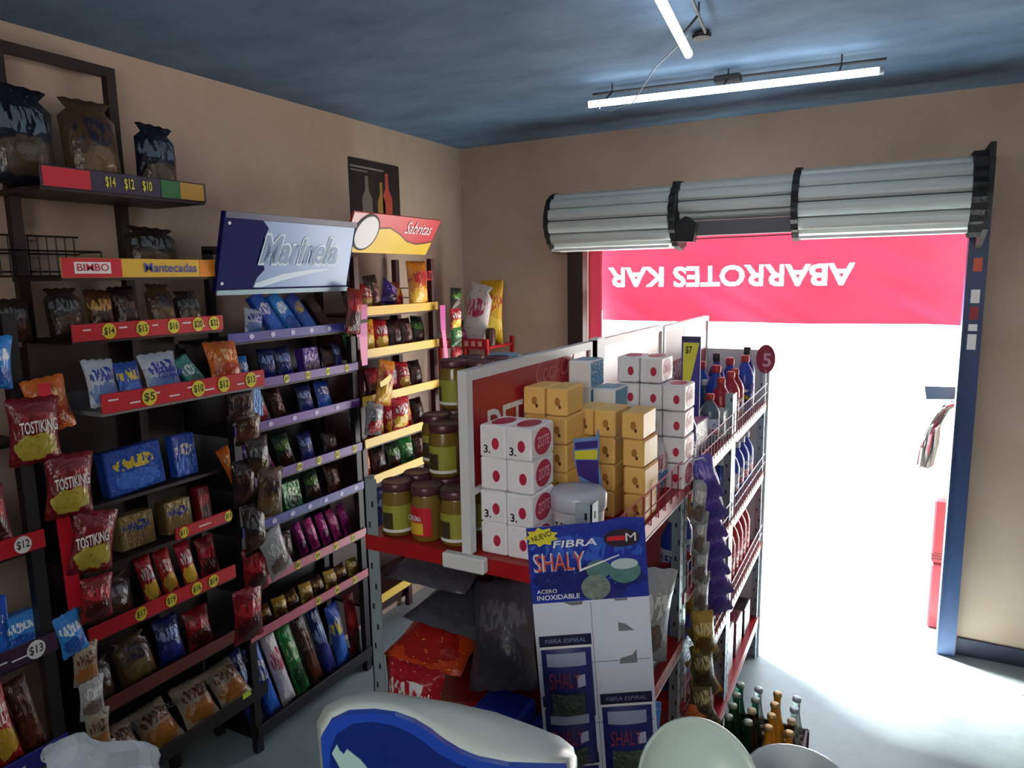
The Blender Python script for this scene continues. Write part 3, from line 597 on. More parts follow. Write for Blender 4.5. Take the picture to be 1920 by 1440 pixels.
shelf_row(1.282, -2.17, [(2.53, .10, .14, .06, P['brown'], 'brown snack bag', .2, 0), (2.64, .10, .14, .06, P['redd'], 'dark red snack bag', .2, 0), (2.76, .11, .14, .06, P['grey'], 'grey and white snack bag', .2, .15), (2.87, .10, .14, .06, P['red'], 'red snack bag', .2, .1), (2.985, .10, .14, .06, P['dark'], 'dark snack bag', .2, 0)], f'third shelf of {A_}', G)
shelf_row(1.082, -2.17, [(2.52, .11, .12, .06, P['grey'], 'silver-grey snack bag', .3, .1), (2.64, .11, .14, .06, P['red'], 'red chip bag', .2, .1), (2.76, .11, .14, .06, P['redwhite'], 'red and white chip bag', .2, -.05), (2.88, .10, .14, .06, P['orangered'], 'orange-red chip bag', .2, 0), (2.99, .10, .14, .06, P['dark'], 'dark chip bag', .2, 0)], f'fourth shelf of {A_}', G)
shelf_row(.90, -2.17, [(2.53, .10, .13, .06, P['orangered'], 'orange-red snack bag', .2, .1), (2.65, .11, .13, .06, P['dark'], 'dark snack bag', .2, 0), (2.77, .11, .13, .06, P['darkgreen'], 'green-black snack bag', .2, 0), (2.88, .11, .13, .06, P['green'], 'green snack bag', .2, 0), (2.99, .10, .13, .06, P['brown'], 'brown snack bag', .2, 0)], f'fifth shelf of {A_}', G)
shelf_row(.62, -2.17, [(2.54, .12, .20, .07, P['olive'], 'olive snack bag', .15, 0), (2.68, .12, .20, .07, P['navy'], 'navy snack bag', .15, 0), (2.83, .12, .20, .07, P['dark'], 'dark tall snack bag', .15, 0)], f'sixth shelf of {A_}', G)
# hanging strips between the racks
def strip(label, pts, r_, m): return tag(mk('hanging_strip', MB().tube(pts, r_, 5), m), label, 'strip')
mp = mat('pink_card', 'b8288c', .4); mpk = mat('pink_ribbon', 'd8609c', .4)
t = thing('hanging_card_strip', 'magenta display strip hung between blue-sign and yellow-railed racks', 'strip', (-2.06, 2.44, 1.48))
mk('header_card', MB().prism([(-.035, 0), (.035, 0), (.045, .14), (-.045, .14)], ((-2.06, 2.43, 1.60), Y, Z), .002), mp, t)
mk('tail', MB().prism([(-.018, 0), (.018, 0), (.03, .13), (-.03, .13)], ((-2.061, 2.44, 1.47), Y, Z), .002), mpk, t)
mk('band', MB().prism([(-.042, .055), (.042, .06), (.042, .075), (-.042, .07)], ((-2.057, 2.43, 1.60), Y, Z), .001), m_ink, t)
o = bag((-2.045, 2.535, 1.275), .12, .205, .06, P['hot'], 'orange nut bag hanging below the magenta display strip', 'hanging snack bags', 'x', .0, .22, 2); mk('yellow_logo', MB().prism([(-.04, -.012), (.02, -.002), (.045, .022), (.035, .04), (-.02, .018), (-.045, .012)], ((-2.008, 2.52, 1.38), Y, Z), .001), mat('logo_yellow', 'e0c020', .4), o)
bag((-2.05, 2.46, 1.15), .12, .15, .06, P['grey'], 'silvery bag hanging low beside the yellow-railed rack', 'hanging snack bags', 'x', 0, .2, 1)
bag((-2.045, 2.66, 1.14), .13, .15, .06, P['redwhite'], 'red and white bag clipped in front of yellow-railed rack', 'hanging snack bags', 'x', 0, .05, 3)
bag((-2.05, 2.36, 1.62), .10, .19, .05, P['redd'], 'dark red bag hanging above the magenta display strip', 'hanging snack bags', 'x', 0, .15, 3)
t = thing('hanging_card_strip', 'long pink clip strip at the right end of yellow-railed rack', 'strip', (-2.06, 3.10, 1.25))
mk('header_card', MB().prism([(-.022, 0), (.022, 0), (.026, .13), (-.026, .13)], ((-2.06, 3.075, 1.58), Y, Z), .002), mp, t)
mk('ribbon', MB().prism([(.03, 0), (.06, 0), (.02, .34), (-.016, .34)], ((-2.061, 3.075, 1.26), Y, Z), .0015), mpk, t)
bag((-2.06, 3.13, 1.225), .10, .07, .035, P['redwhite'], 'small red candy bag at the foot of the pink clip strip', 'hanging snack bags', 'x', 0, -.3, 1)
for i, (z, m_) in enumerate(((1.68, 'darkgreen'), (1.58, 'redwhite'), (1.48, 'green'), (1.38, 'redd'))):
    bag((-2.05, 3.19-.003*i, z), .105, .115, .045, P[m_], f'green and red candy bag, {ORD[i]} from top of the strip beside the corner rack', 'candy bags on the strip', 'x', 0, .04*(-1)**i, i, name='candy_bag', cat='candy bag')
# --- small red rack in the corner
t = thing('corner_rack', 'small red wire rack in the room corner', 'rack', (-2.15, 3.6, 0))
for x in (-2.33, -2.01):
    for y in (3.44, 3.74): mk('leg', MB().box(x-.01, x+.01, y-.01, y+.01, 0, 1.50), m_red, t)
for z in (1.46, 1.0, .5): mk('shelf', MB().box(-2.33, -2.0, 3.43, 3.75, z-.015, z), m_red, t)
rl = mk('front_rail', MB().box(-2.34, -1.995, 3.418, 3.43, 1.448, 1.505), m_red2, t)
b = MB()
for i in range(6): b.box(-2.28+.045*i, -2.255+.045*i, 3.4165, 3.418, 1.462, 1.492)
mk('rail_print', b, mat('rail_print_pale', 'e8b4a8', .5), rl)['kind'] = 'stuff'
mk('side_wire', MB().box(-2.16, -2.145, 3.42, 3.43, 1.0, 1.45), m_red, t)
bag((-2.16, 3.53, 1.462), .17, .36, .10, P['whitepink'], 'tall white crinkled bag on the red corner rack', 'bags on the corner rack', 'y', -.1, .25, 1, 'sack')
bag((-2.07, 3.60, 1.462), .15, .37, .08, P['yellow'], 'yellow bag with red print on the red corner rack', 'bags on the corner rack', 'y', .05, 0, 2)
bag((-2.25, 3.50, 1.462), .10, .14, .05, P['darkgreen'], 'dark green bag at the left of the red corner rack', 'bags on the corner rack', 'y', .1, 0, 3)
bag((-2.20, 3.48, 1.462), .08, .10, .05, P['pink'], 'small pink bag at the front of the red corner rack', 'bags on the corner rack', 'y', .1, 0, 1)
tag(mk('snack_jar', MB().lathe([(.028, 0), (.03, .01), (.03, .085), (.02, .1)], 14, (-2.02, 3.50, 1.462)), mat('brown_jar', '4a2a24', .3), None, True), 'small dark jar at the right end of the red corner rack', 'jar')
# --- rack at the frame's left edge
S = [dict(z=1.77, xf=-1.97), dict(z=1.45, xf=-1.97), dict(z=1.165, rail=m_red2, rh=.05, tags=[(.93, '12')], tm=m_wht), dict(z=.872, rail=mat('rail_plum', '3a2440', .5), rh=.055, tags=[(.93, '13')], tm=m_wht, dash=[(.80, .5, .06), (.87, .4, .04)]), dict(z=.57, rail=RB, rh=.055, tags=[(.93, '14')], tm=m_wht, dash=[(.82, .5, .05)]), dict(z=.27, rail=m_dark, rh=.04)]
re_ = rack('dark snack rack at the left edge of the picture', .45, .985, -2.36, -1.95, S, [(-2.34, .47), (-2.34, .965), (-1.965, .965)], 1.78, m_dark, back=1.76)  # back panel added to keep this rack dark behind its packs
G = 'packs on the leftmost rack'; A_ = 'leftmost rack'
shelf_row(1.165, -2.05, [(.80, .14, .17, .07, P['dark'], 'dark snack bag', .15, 0), (.92, .08, .16, .05, P['redd'], 'dark red snack bag', .15, 0)], f'red-railed shelf of {A_}', G)
shelf_row(.872, -2.03, [(.72, .11, .15, .06, P['whitepink'], 'pink and white snack bag', .2, 0), (.84, .12, .17, .05, P['blue'], 'blue snack box', .15, .1, 'box'), (.935, .09, .10, .05, P['lightblue'], 'bright blue snack box', .15, 0, 'box')], f'plum-railed shelf of {A_}', G)
shelf_row(.57, -2.03, [(.72, .08, .2, .05, P['tan'], 'tan cracker bag', .15, 0), (.80, .075, .22, .05, P['redwhite'], 'slim red cracker bag', .15, -.1), (.875, .075, .22, .05, P['red'], 'slim bright red cracker bag', .15, -.1), (.94, .06, .21, .05, P['brown'], 'slim brown cracker bag', .15, -.1)], f'blue-railed shelf of {A_}', G)
shelf_row(.27, -2.03, [(.80, .12, .15, .06, P['gold'], 'gold wrapped snack bag', .2, 0), (.92, .10, .13, .06, P['redd'], 'dark snack bag', .2, 0)], f'bottom shelf of {A_}', G)
shelf_row(1.45, -2.02, [(.86, .11, .13, .06, P['orange'], 'orange snack bag', .15, 0)], f'upper shelf of {A_}', G)
bag((-1.93, 1.035, 1.47), .11, .14, .05, P['orange'], 'orange and cream cracker bag beside the jutting bread shelf', 'packs on the leftmost rack', 'x', .1, -.1, 2)
bag((-1.93, .895, 1.60), .10, .13, .05, P['lightblue'], 'shiny blue bag hanging at the picture\'s left edge', 'hanging bags at the left edge', 'x', 0, .1, 1)
bag((-1.93, .865, 1.78), .10, .09, .05, P['redwhite'], 'red and yellow bag hanging highest at the left edge', 'hanging bags at the left edge', 'x', 0, -.1, 2)
bag((-2.20, 1.10, 1.69), .10, .12, .06, P['clearbrown'], 'clear bag with lilac label left of bread rack', 'hanging bags at the left edge', 'x', .1, 0, 2)
tag(mk('hanging_strip', MB().prism([(-.02, 0), (.02, 0), (.0, .62), (-.03, .62)], ((-1.905, 1.02, .98), Y, Z), .001), m_redprint), 'red plastic strip holding the nut bags by the bread rack', 'strip')
for i, (y, z, rl_) in enumerate(((.955, 1.405, .05), (1.02, 1.245, .1), (1.055, 1.075, .22))):
    o = bag((-1.885, y, z), .125, .165, .055, P['rednut'], f'red nut bag with pale lettering, {ORD[i]} from top of the strip', 'red nut bags on the strip', 'x', 0, rl_, i)
    text('TOSTIKING', (-1.852, y+.0, z+.095), Y, Z-Y*rl_, .03, m_wht, o, wid=.088)
bag((-1.885, 1.06, .935), .09, .12, .05, P['redd'], 'dark red bag at the foot of the nut bag strip', 'red nut bags on the strip', 'x', 0, .1, 1)
bag((-1.90, 1.005, .86), .07, .12, .03, P['lightblue'], 'blue leaflet-like candy bag at the top of the lower strip', 'candy bags on the lower strip', 'x', 0, -.15, 1, name='candy_bag', cat='candy bag')
for i in range(4): bag((-1.905, 1.025+.006*i, .76-.105*i), .07, .11, .03, P['clearwhite' if i % 2 else 'roles'], f'pale candy bag, {ORD[i]} down from the blue bag on lower strip', 'candy bags on the lower strip', 'x', 0, .06, i, name='candy_bag', cat='candy bag')
# --- hanging bread bags between bread rack and blue-sign rack
tag(mk('blue_candy_pouch', MB().prism([(-.025, 0), (.03, -.02), (.02, .13), (-.025, .13)], ((-1.94, 1.70, 1.40), Y, Z), .012), P['lightblue']), 'shiny blue pouch with white tag hanging by the bread rack', 'pouch')
mk('white_tag', MB().prism([(-.045, .03), (-.012, .03), (-.012, .075), (-.045, .075)], ((-1.926, 1.70, 1.40), Y, Z), .001), m_wht, bpy.data.objects['blue_candy_pouch'])
HB = [(1.67, 1.29, .11, .13, 'brown', 'dark brown', .1), (1.70, 1.17, .10, .14, 'clearbrown', 'brown clear', -.05), (1.72, 1.02, .12, .17, 'bread', 'tan glossy', .1), (1.64, 1.08, .10, .16, 'dark', 'very dark', 0), (1.665, .90, .10, .18, 'clearbrown', 'silvery brown', -.05), (1.76, .79, .11, .18, 'clearwhite', 'pale speckled', -.3), (1.66, .75, .11, .17, 'redd', 'reddish-brown', 0), (1.60, .60, .13, .19, 'redd', 'deep red', .05), (1.63, 1.38, .12, .12, 'dark', 'blackish', 0)]
for i, (y, z, w_, h_, m_, words, rl_) in enumerate(HB):
    bag((-1.945+.012*(i % 3), y, z), w_, h_, .06, P[m_], f'{words} snack bag hanging in the bunch beside bread rack', 'bunch of hanging bags', 'x', 0, rl_, i)
# poster on the wall
t = thing('wall_poster', 'dark poster of three bottles on the left wall', 'poster', (XL+.003, 2.99, 2.15))
mk('sheet', MB().box(XL+.001, XL+.004, 2.79, 3.195, 2.13, 2.45), mat('poster_dark', '2a2224', .4, var=.4, vscale=9), t)
def flatbottle(y, z, h_, m_, w_=.04):
    pr = [(0, 0), (w_, 0), (w_, h_*.5), (w_*.35, h_*.68), (w_*.3, h_), (-w_*.3, h_), (-w_*.35, h_*.68), (-w_, h_*.5), (-w_, 0)]
    mk('printed_bottle', MB().prism(pr, ((XL+.0042, y, z), Y, Z), .0006), m_, t)
flatbottle(2.92, 2.15, .22, mat('poster_clear', '6c6a62', .5)); flatbottle(3.035, 2.15, .20, mat('poster_yellow', '9a7a3a', .5), .032); flatbottle(3.085, 2.15, .25, mat('poster_red', 'b84a3a', .5), .04)
mk('printed_title', MB().box(XL+.0042, XL+.0048, 2.80, 3.06, 2.405, 2.415).box(XL+.0042, XL+.0048, 2.80, 2.93, 2.388, 2.395), mat('poster_grey', '7a7674', .5), t)

# ================================================================== gondola in the middle
GX0, GX1, GYS = -1.045, -.485, [1.215, 1.92, 2.62, 3.37]
PX = -.765
def slot_post(t, x, y, z1, sx, sy):
    """L-shaped slotted angle post: legs point along sx, sy"""
    w_, th = .034, .003; b = MB()
    x1, y1 = x+sx*w_, y+sy*w_
    b.box(min(x, x1), max(x, x1), min(y, y+sy*th), max(y, y+sy*th), 0, z1); b.box(min(x, x+sx*th), max(x, x+sx*th), min(y, y1), max(y, y1), 0, z1)
    p = mk('post', b, m_galv, t)
    s_ = MB()
    yf = y if sy > 0 else y+sy*th
    for i in range(int(z1/.05)):
        z = .04+i*.05
        if z > z1-.02: break
        xc = x+sx*(.012 if i % 2 else .022)
        s_.box(xc-.0025, xc+.0025, min(y, y+sy*th)-.0006, min(y, y+sy*th), z-.007, z+.007)
        yc = y+sy*.018
        xe = max(x, x+sx*th) if sx < 0 else x+sx*w_
        if sx < 0: s_.box(max(x, x+sx*th), max(x, x+sx*th)+.0006, yc-.0025, yc+.0025, z-.007, z+.007)
    mk('slot', s_, m_dark, p)['kind'] = 'stuff'
for u in range(3):
    y0, y1 = GYS[u], GYS[u+1]
    t = thing('shelf_unit', ['galvanised shelf unit nearest the camera under the soap stacks', 'middle galvanised shelf unit of the central gondola', 'far galvanised shelf unit of the gondola beside the doorway'][u], 'shelf', ((GX0+GX1)/2, (y0+y1)/2, 0))
    ends = [(y0, 1), (y1, -1)] if u == 0 else [(y1, -1)]
    if u: ends.insert(0, (y0+.002, 1))
    for y, sy in ends:
        slot_post(t, GX0, y, 1.40, 1, sy); slot_post(t, GX1, y, 1.415, -1, sy)
    levels = [1.265, .80, .45, .15] if u == 0 else [1.265, .935, .59, .21]
    for z in levels:
        b = MB(); b.box(GX0+.006, GX1-.006, y0+.006, y1-.006, z-.004, z)
        s_ = mk('shelf', b, m_red, t)
        lip = MB(); lip.box(GX1-.005, GX1+.004, y0+.003, y1-.003, z-.034, z+.001); lip.box(GX0-.004, GX0+.005, y0+.003, y1-.003, z-.034, z+.001)
        lip.box(GX0, GX1, y0-.004 if u == 0 else y0+.003, y0+.006, z-.034, z+.001)
        mk('shelf_lip', lip, m_red, s_)
        mk('lip_light_strip', MB().box(GX1-.02, GX1+.005, y0+.036, y1-.036, z-.040, z-.034), m_white, s_)  # white strip paints the light reflected under the lip
    if u:
        mk('back_panel', MB().box(PX-.006, PX+.006, y0+.01, y1-.01, .08, 1.26), mat('gondola_back_grey', '8893a0', .5), t)
        for z in levels[:3]:
            b = MB()
            for k in range(int((y1-y0)/.045)): b.tube([(GX1+.0065, y0+.03+k*.045, z-.01), (GX1+.0065, y0+.03+k*.045, z+.085)], .0018, 4)
            for zz in (z+.045, z+.085): b.tube([(GX1+.0065, y0+.02, zz), (GX1+.0065, y1-.02, zz)], .0022, 4)
            mk('wire_guard', b, m_wire, t)['kind'] = 'stuff'
    if u == 0:
        b = MB()
        for zz in (1.30, 1.345): b.tube([(GX1+.0065, 1.26, zz), (GX1+.0065, 1.91, zz)], .0022, 4)
        for k in range(11): b.tube([(GX1+.0065, 1.28+k*.06, 1.255), (GX1+.0065, 1.28+k*.06, 1.345)], .0018, 4)
        mk('wire_guard', b, mat('red_wire', 'a82a38', .4), t)['kind'] = 'stuff'
    if u == 2:
        mk('end_panel', MB().box(GX0, GX1+.01, y1+.002, y1+.016, 0, 1.50), mat('end_panel_white', 'c4cad0', .5), t)
# header panels standing along the gondola's spine
def spine_panel(label, y0, y1, z1, inner):
    t = thing('aisle_sign', label, 'sign', (PX, (y0+y1)/2, 1.265)); f = .014
    mk('frame', MB().box(PX-.011, PX+.011, y0, y0+f*1.6, 1.27, z1).box(PX-.011, PX+.011, y1-f, y1, 1.27, z1).box(PX-.011, PX+.011, y0+f*1.6, y1-f, z1-.022, z1).box(PX-.011, PX+.011, y0+f*1.6, y1-f, 1.395, 1.409), m_white, t)
    mk('sign_sheet', MB().box(PX-.004, PX+.004, y0+f*1.6, y1-f, 1.409, z1-.022), inner, t)
    return t
red_sheet = mat('red_sign_sheet', 'a8242c', .28, var=.12, vscale=4)
t = spine_panel('red sign panel in white frame over the nearest shelf unit', 1.205, 1.895, 1.662, red_sheet)
mk('foot', MB().bbox(PX-.052, PX+.052, 1.185, 1.208, 1.238, 1.272, .004), m_white, t)
text('DETERGENTES', (PX+.0052, 1.595, 1.522), Y, Z, .075, m_wht, t, wid=.60)
text('Coca-Cola', (PX+.0052, 1.66, 1.612), Y, Z+Y*.1, .05, mat('sign_pale_red', 'c8626a', .4), t, wid=.26)
t = spine_panel('red sign panel paled by painted haze over the middle shelf unit', 1.93, 2.61, 1.662, mat('hazed_sign_sheet', 'c9a2a8', .3, var=.2, vscale=3))  # red sheet made pale: haze put into its colour
mk('corner_cover', MB().box(PX-.013, PX+.013, 1.93, 1.99, 1.60, 1.667), m_white, t)
mk('red_print', MB().box(PX+.004, PX+.0052, 2.40, 2.58, 1.42, 1.50), mat('sign_plum', '8a2a3c', .4), t)
t = spine_panel('white sign panel with red band over the far shelf unit', 2.63, 3.368, 1.655, m_wht)
mk('red_print', MB().box(PX+.004, PX+.0048, 2.655, 3.35, 1.41, 1.505), mat('sign_plum', '8a2a3c', .4), t)
mk('red_print', MB().box(PX+.004, PX+.0048, 2.95, 3.35, 1.585, 1.632), mat('sign_rose', 'a84a5c', .4), t)
text('ABARROTES', (PX+.0062, 2.90, 1.457), Y, Z, .06, m_wht, t, wid=.40)

# --- jars with metal lids, left of the spine
def jar_proto():
    t = thing('cream_jar', 'jar', 'jar', group='cream jars on the gondola')
    rr = .036
    mk('glass', MB().lathe([(rr*.9, 0), (rr, .006), (rr, .088), (rr*.88, .102), (rr*.88, .110)], 20), mat('jar_cream', '7a6228', .22, var=.08, vscale=20), t, True)
    mk('lid', MB().lathe([(rr*.95, .106), (rr*.97, .110), (rr*.97, .122), (rr*.9, .126), (rr*.82, .1245)], 20), mat('jar_lid_plum', '5c343e', .35, .2), t, True)
    mk('label', MB().add([((rr+.0008)*math.sin(a), -(rr+.0008)*math.cos(a), z) for z in (.012, .075) for a in [R(-55+12*i) for i in range(11)]], [(i, i+1, 12+i, 11+i) for i in range(10)]), mat('jar_label', '9c9c3c', .5), t)
    mk('label_picture', MB().add([((rr+.0014)*math.sin(a), -(rr+.0014)*math.cos(a), z) for z in (.02, .058) for a in [R(-50+9*i) for i in range(6)]], [(i, i+1, 7+i, 6+i) for i in range(5)]), mat('jar_picture', '3c3420', .5), t)
    mk('label_foot', MB().add([((rr+.0014)*math.sin(a), -(rr+.0014)*math.cos(a), z) for z in (.012, .019) for a in [R(-55+12*i) for i in range(11)]], [(i, i+1, 12+i, 11+i) for i in range(10)]), m_wht, t)
    return t
jp = jar_proto(); first = True
JR = [('front row', 1.262, [-.985, -.905, -.828], 1), ('second row', 1.345, [-.985, -.905, -.828], 2), ('third row', 1.43, [-.985, -.905, -.828], 2), ('fourth row', 1.515, [-.985, -.905, -.828], 3), ('fifth row', 1.60, [-.985, -.905, -.828], 3)]
for rname, y, xs, nl in JR:
    for lv in range(nl):
        if rname == 'second row' and lv == 1: xs_ = [-.905]
        else: xs_ = xs
        for i, x in enumerate(xs_):
            loc = (x, y+.004*((i*7+lv*3) % 3-1), 1.265+.1265*lv)
            lev = ['standing on the red shelf', 'stacked on the second level', 'stacked on the third level'][lv]
            pos = 'the only one there' if len(xs_) == 1 else ['left', 'middle', 'right'][i]
            lab = f'plum-lidded cream jar, {rname}, {pos}, {lev}'
            rot = (0, 0, R([25, -10, 15, 130, -20][(i+lv*2) % 5]))
            if first: jp.location = loc; jp.rotation_euler = rot; jp['label'] = lab; first = False
            else: dup(jp, loc, rot, lab)
js = thing('cream_jar_red_label', 'x', 'jar'); bpy.data.objects.remove(js)
# red-label overlay for the front middle jar
o = [q for q in bpy.data.objects if q.get('label', '') == 'plum-lidded cream jar, front row, middle, standing on the red shelf'][0]
o['label'] = 'plum-lidded cream jar with red and yellow label at the shelf front'
for ch in list(o.children):
    if ch.name.startswith('label'): bpy.data.objects.remove(ch)
rr = .0368
def arc(a0, a1, z0, z1, n=8, k=1.0): return MB().add([(rr*k*math.sin(R(a0+(a1-a0)*i/n)), -rr*k*math.cos(R(a0+(a1-a0)*i/n)), z) for z in (z0, z1) for i in range(n+1)], [(i, i+1, n+2+i, n+1+i) for i in range(n)])
mk('label', arc(-60, 60, .014, .08), m_redprint, o, world=False); mk('label_picture', arc(-30, 30, .018, .045, k=1.01), mat('jar_yellow', 'd8b030', .5), o, world=False)
text('CREMA', (0, -rr*1.06, .055), X, Z, .012, m_wht, o, wid=.04, world=False)
# white buckets / tubs on the jars further back
for i, (x, y) in enumerate(((-.94, 1.70), (-.84, 1.72))):
    t = thing('blue_lidded_tub', f'pale tub with blue-grey lid behind the cream jars, {["left", "right"][i]} one', 'tub', (x, y, 1.265), 'tubs behind the cream jars')
    mk('body', MB().lathe([(.042, 0), (.045, .01), (.045, .33), (.042, .345)], 20, (x, y, 1.265)), mat('tub_grey', '9aa4ac', .4), t, True)
    mk('lid', MB().lathe([(.047, .345), (.047, .37), (.04, .376)], 20, (x, y, 1.265)), mat('tub_lid', '6f8ba4', .4), t, True)

# --- soap boxes
def soap_proto(w_, l_, h_):
    t = thing('soap_box', 'x', 'soap')
    mk('wrapper', MB().bbox(-w_/2, w_/2, 0, l_, 0, h_, .0035), mat('soap_wrapper', 'e9e9ee', .4, bump=.15, bscale=60), t)
    red = mat('soap_red', 'b82048', .45)
    mk('front_oval', MB().prism(ellipse(.0085, .0125, 16, .008, h_*.45), ((0, 0, 0), X, Z), .0006), red, t)
    mk('side_oval', MB().prism(ellipse(l_*.36, h_*.41, 24, l_*.5, h_*.5), ((w_/2, 0, 0), Y, Z), .0006), red, t)
    mk('top_oval', MB().prism(ellipse(w_*.36, l_*.36, 24, 0, l_*.5), ((0, 0, h_), X, Y), .0006), red, t)
    mk('fold', MB().prism([(-w_/2+.004, h_-.004), (-w_/2+.0052, h_-.004), (.002, h_*.45), (0, h_*.45)], ((0, 0, 0), X, Z), .0004).prism([(w_/2-.004, .004), (w_/2-.0052, .004), (-.002+.006, h_*.4), (.006, h_*.4)], ((0, 0, 0), X, Z), .0004), mat('soap_fold', 'eeeef2', .4), t)
    text('ZOTE', (w_/2+.0014, l_*.5, h_*.5), Y, Z+Y*.25, .022, mat('soap_pink_text', 'e8a8b8', .5), t, wid=l_*.52)
    return t
sp = soap_proto(.0612, .105, .0695); first = True
def put_soap(loc, rz, lab, grp):
    global first
    if first: sp.location = loc; sp.rotation_euler = (0, 0, rz); sp['label'] = lab; sp['group'] = grp; first = False; return sp
    return dup(sp, loc, (0, 0, rz), lab, grp)
rnd = random.Random(11)
for r_ in range(4):
    for c in range(2):
        o = put_soap((-.717+c*.0625+rnd.uniform(-.001, .001), 1.238+rnd.uniform(-.003, .003)+(0 if r_ != 2 else .002), 1.266+r_*.0702), rnd.uniform(-.02, .02), f'white soap box with red ovals, front stack, {["left", "right"][c]} column, {ORD[3-r_]} from top', 'front stack of white soap boxes')
        if r_ in (1, 3): text('3.', (-.012, -.0012, .018), X, Z+X*.3, .017, m_ink, o, 'marker_price', world=False)
for c in range(3):
    for r_ in range(5 if c < 2 else 4):
        put_soap((-.63+c*.0635, 1.845+rnd.uniform(-.003, .003)+.004*c, 1.266+r_*.0702*1.04), rnd.uniform(-.02, .02), f'white soap box with red ovals, far stack, {["left", "middle", "right"][c]} column, {ORD[(4 if c < 2 else 3)-r_]} from top', 'far stack of white soap boxes')
# blue-topped white boxes
bp_ = thing('blue_soap_box', 'x', 'soap')
mk('carton', MB().bbox(-.031, .031, 0, .10, 0, .072, .003), m_wht, bp_)
mk('blue_side', MB().prism([(.004, .004), (.096, .004), (.096, .068), (.004, .068)], ((.031, 0, 0), Y, Z), .0006), pm('4f9ac0', 'e0e8ec', '2a7aa8', 2), bp_)
mk('blue_top', MB().prism([(-.028, .01), (.028, .03), (.028, .096), (-.028, .096)], ((0, 0, .072), X, Y), .0006), pm('5fa4c4', 'e8eef0', '3a84ac', 4), bp_)
first2 = True
for c in range(2):
    for r_ in range(5 if c == 0 else 4):
        loc = (-.716+c*.064, 1.705+.012*c, 1.266+r_*.0725); lab = f'white carton with blue side, {["left", "right"][c]} column, {ORD[(4 if c == 0 else 3)-r_]} from top, behind yellow soap'
        if first2: bp_.location = loc; bp_['label'] = lab; bp_['group'] = 'blue-sided cartons'; first2 = False
        else: dup(bp_, loc, None, lab)
# yellow soap bars
yb = thing('yellow_soap_bar', 'x', 'soap'); ym = mat('yellow_soap', 'ecbe6c', .4, bump=.1, bscale=30); ys = mat('soap_stamp', 'a8702c', .5)
mk('bar', MB().bbox(-.027, .027, 0, .105, 0, .065, .004), ym, yb)
mk('stamp', MB().prism(ellipse(.007, .010, 14, .003, .034), ((0, 0, 0), X, Z), .0005), ys, yb)
mk('stamp', MB().prism(ellipse(.0035, .005, 10, .009, .022), ((0, 0, 0), X, Z), .0007), mat('soap_stamp_dark', '6a3c1c', .5), yb)
first3 = True
def put_y(loc, rz, lab):
    global first3
    if first3: yb.location = loc; yb.rotation_euler = (0, 0, rz); yb['label'] = lab; yb['group'] = 'yellow soap bars'; first3 = False
    else: dup(yb, loc, (0, 0, rz), lab)
for c in range(2):
    for r_ in range(5): put_y((-.722+c*.0562+rnd.uniform(-.001, .001), 1.447+rnd.uniform(-.003, .003), 1.266+r_*.0662), rnd.uniform(-.02, .02), f'yellow soap bar, taller left stack, {["left", "right"][c]} column, {ORD[4-r_]} from top')
for c in range(3):
    for r_ in range(4): put_y((-.648+c*.0565+(.012 if c == 2 else 0)+rnd.uniform(-.002, .002)+(.010-.004*r_ if c == 2 else 0), 1.562+rnd.uniform(-.004, .004), 1.266+r_*.0662), rnd.uniform(-.03, .03), f'yellow soap bar, lower right stack, {["left", "middle", "right"][c]} column, {ORD[3-r_]} from top')
# detergent bags at the right edge
for i in range(4):
    bag((-.532+.006*(i % 2), 1.685+.045*i, 1.268), .085, .135, .04, P['detergent'], f'white and pink detergent bag, {ORD[i]} from the front along the shelf edge', 'detergent bags on the shelf edge', 'x', .05, .04*(-1)**i, i, name='detergent_bag', cat='detergent')
# white tub
t = thing('white_tub', 'white round tub with clear lid between the soap stacks', 'tub', (-.567, 1.345, 1.265))
mk('body', MB().lathe([(.05, 0), (.053, .008), (.055, .095), (.052, .10)], 28, (-.567, 1.345, 1.266)), mat('tub_white', 'd0d4da', .35), t, True)
mk('lid', MB().lathe([(.060, .096), (.061, .10), (.061, .126), (.056, .134), (.03, .136)], 28, (-.567, 1.345, 1.266)), mat('tub_lid_clear', 'b8bcc8', .25), t, True)
lb = mk('label', MB().add([(-.567+.0555*math.sin(R(-35+8*i)), 1.345-.0555*math.cos(R(-35+8*i)), z) for z in (1.31, 1.35) for i in range(6)], [(i, i+1, 7+i, 6+i) for i in range(5)]), m_wht, t)
text('7 50', (-.584, 1.345-.0560, 1.332), X+Y*-.2, Z, .014, m_ink, t, wid=.03)
t = thing('jelly_sachet', 'small purple, yellow and blue sachet standing behind the white tub', 'sachet', (-.575, 1.425, 1.266))
fr = ((-.60, 1.425, 1.266), X, Z)
mk('sheet', MB().prism([(.0, 0), (.055, 0), (.062, .10), (.048, .17), (.05, .235), (.046, .25), (.042, .233), (-.012, .222), (-.012, .18), (.005, .12)], fr, .003), mat('sachet_blue', '6f94cc', .35, var=.3, vscale=30), t)
fr = ((-.60, 1.4219, 1.266), X, Z)
mk('purple_band', MB().prism([(-.008, .198), (.046, .208), (.047, .225), (-.008, .215)], fr, .0008), mat('sachet_purple', '3a2a7c', .4), t)
mk('yellow_band', MB().prism([(-.008, .176), (.045, .182), (.046, .204), (-.008, .195)], fr, .0008), m_tag, t)
mk('purple_patch', MB().prism([(0, .14), (.05, .12), (.048, .18), (-.006, .174)], fr, .0008), mat('sachet_purple', '3a2a7c', .4), t)

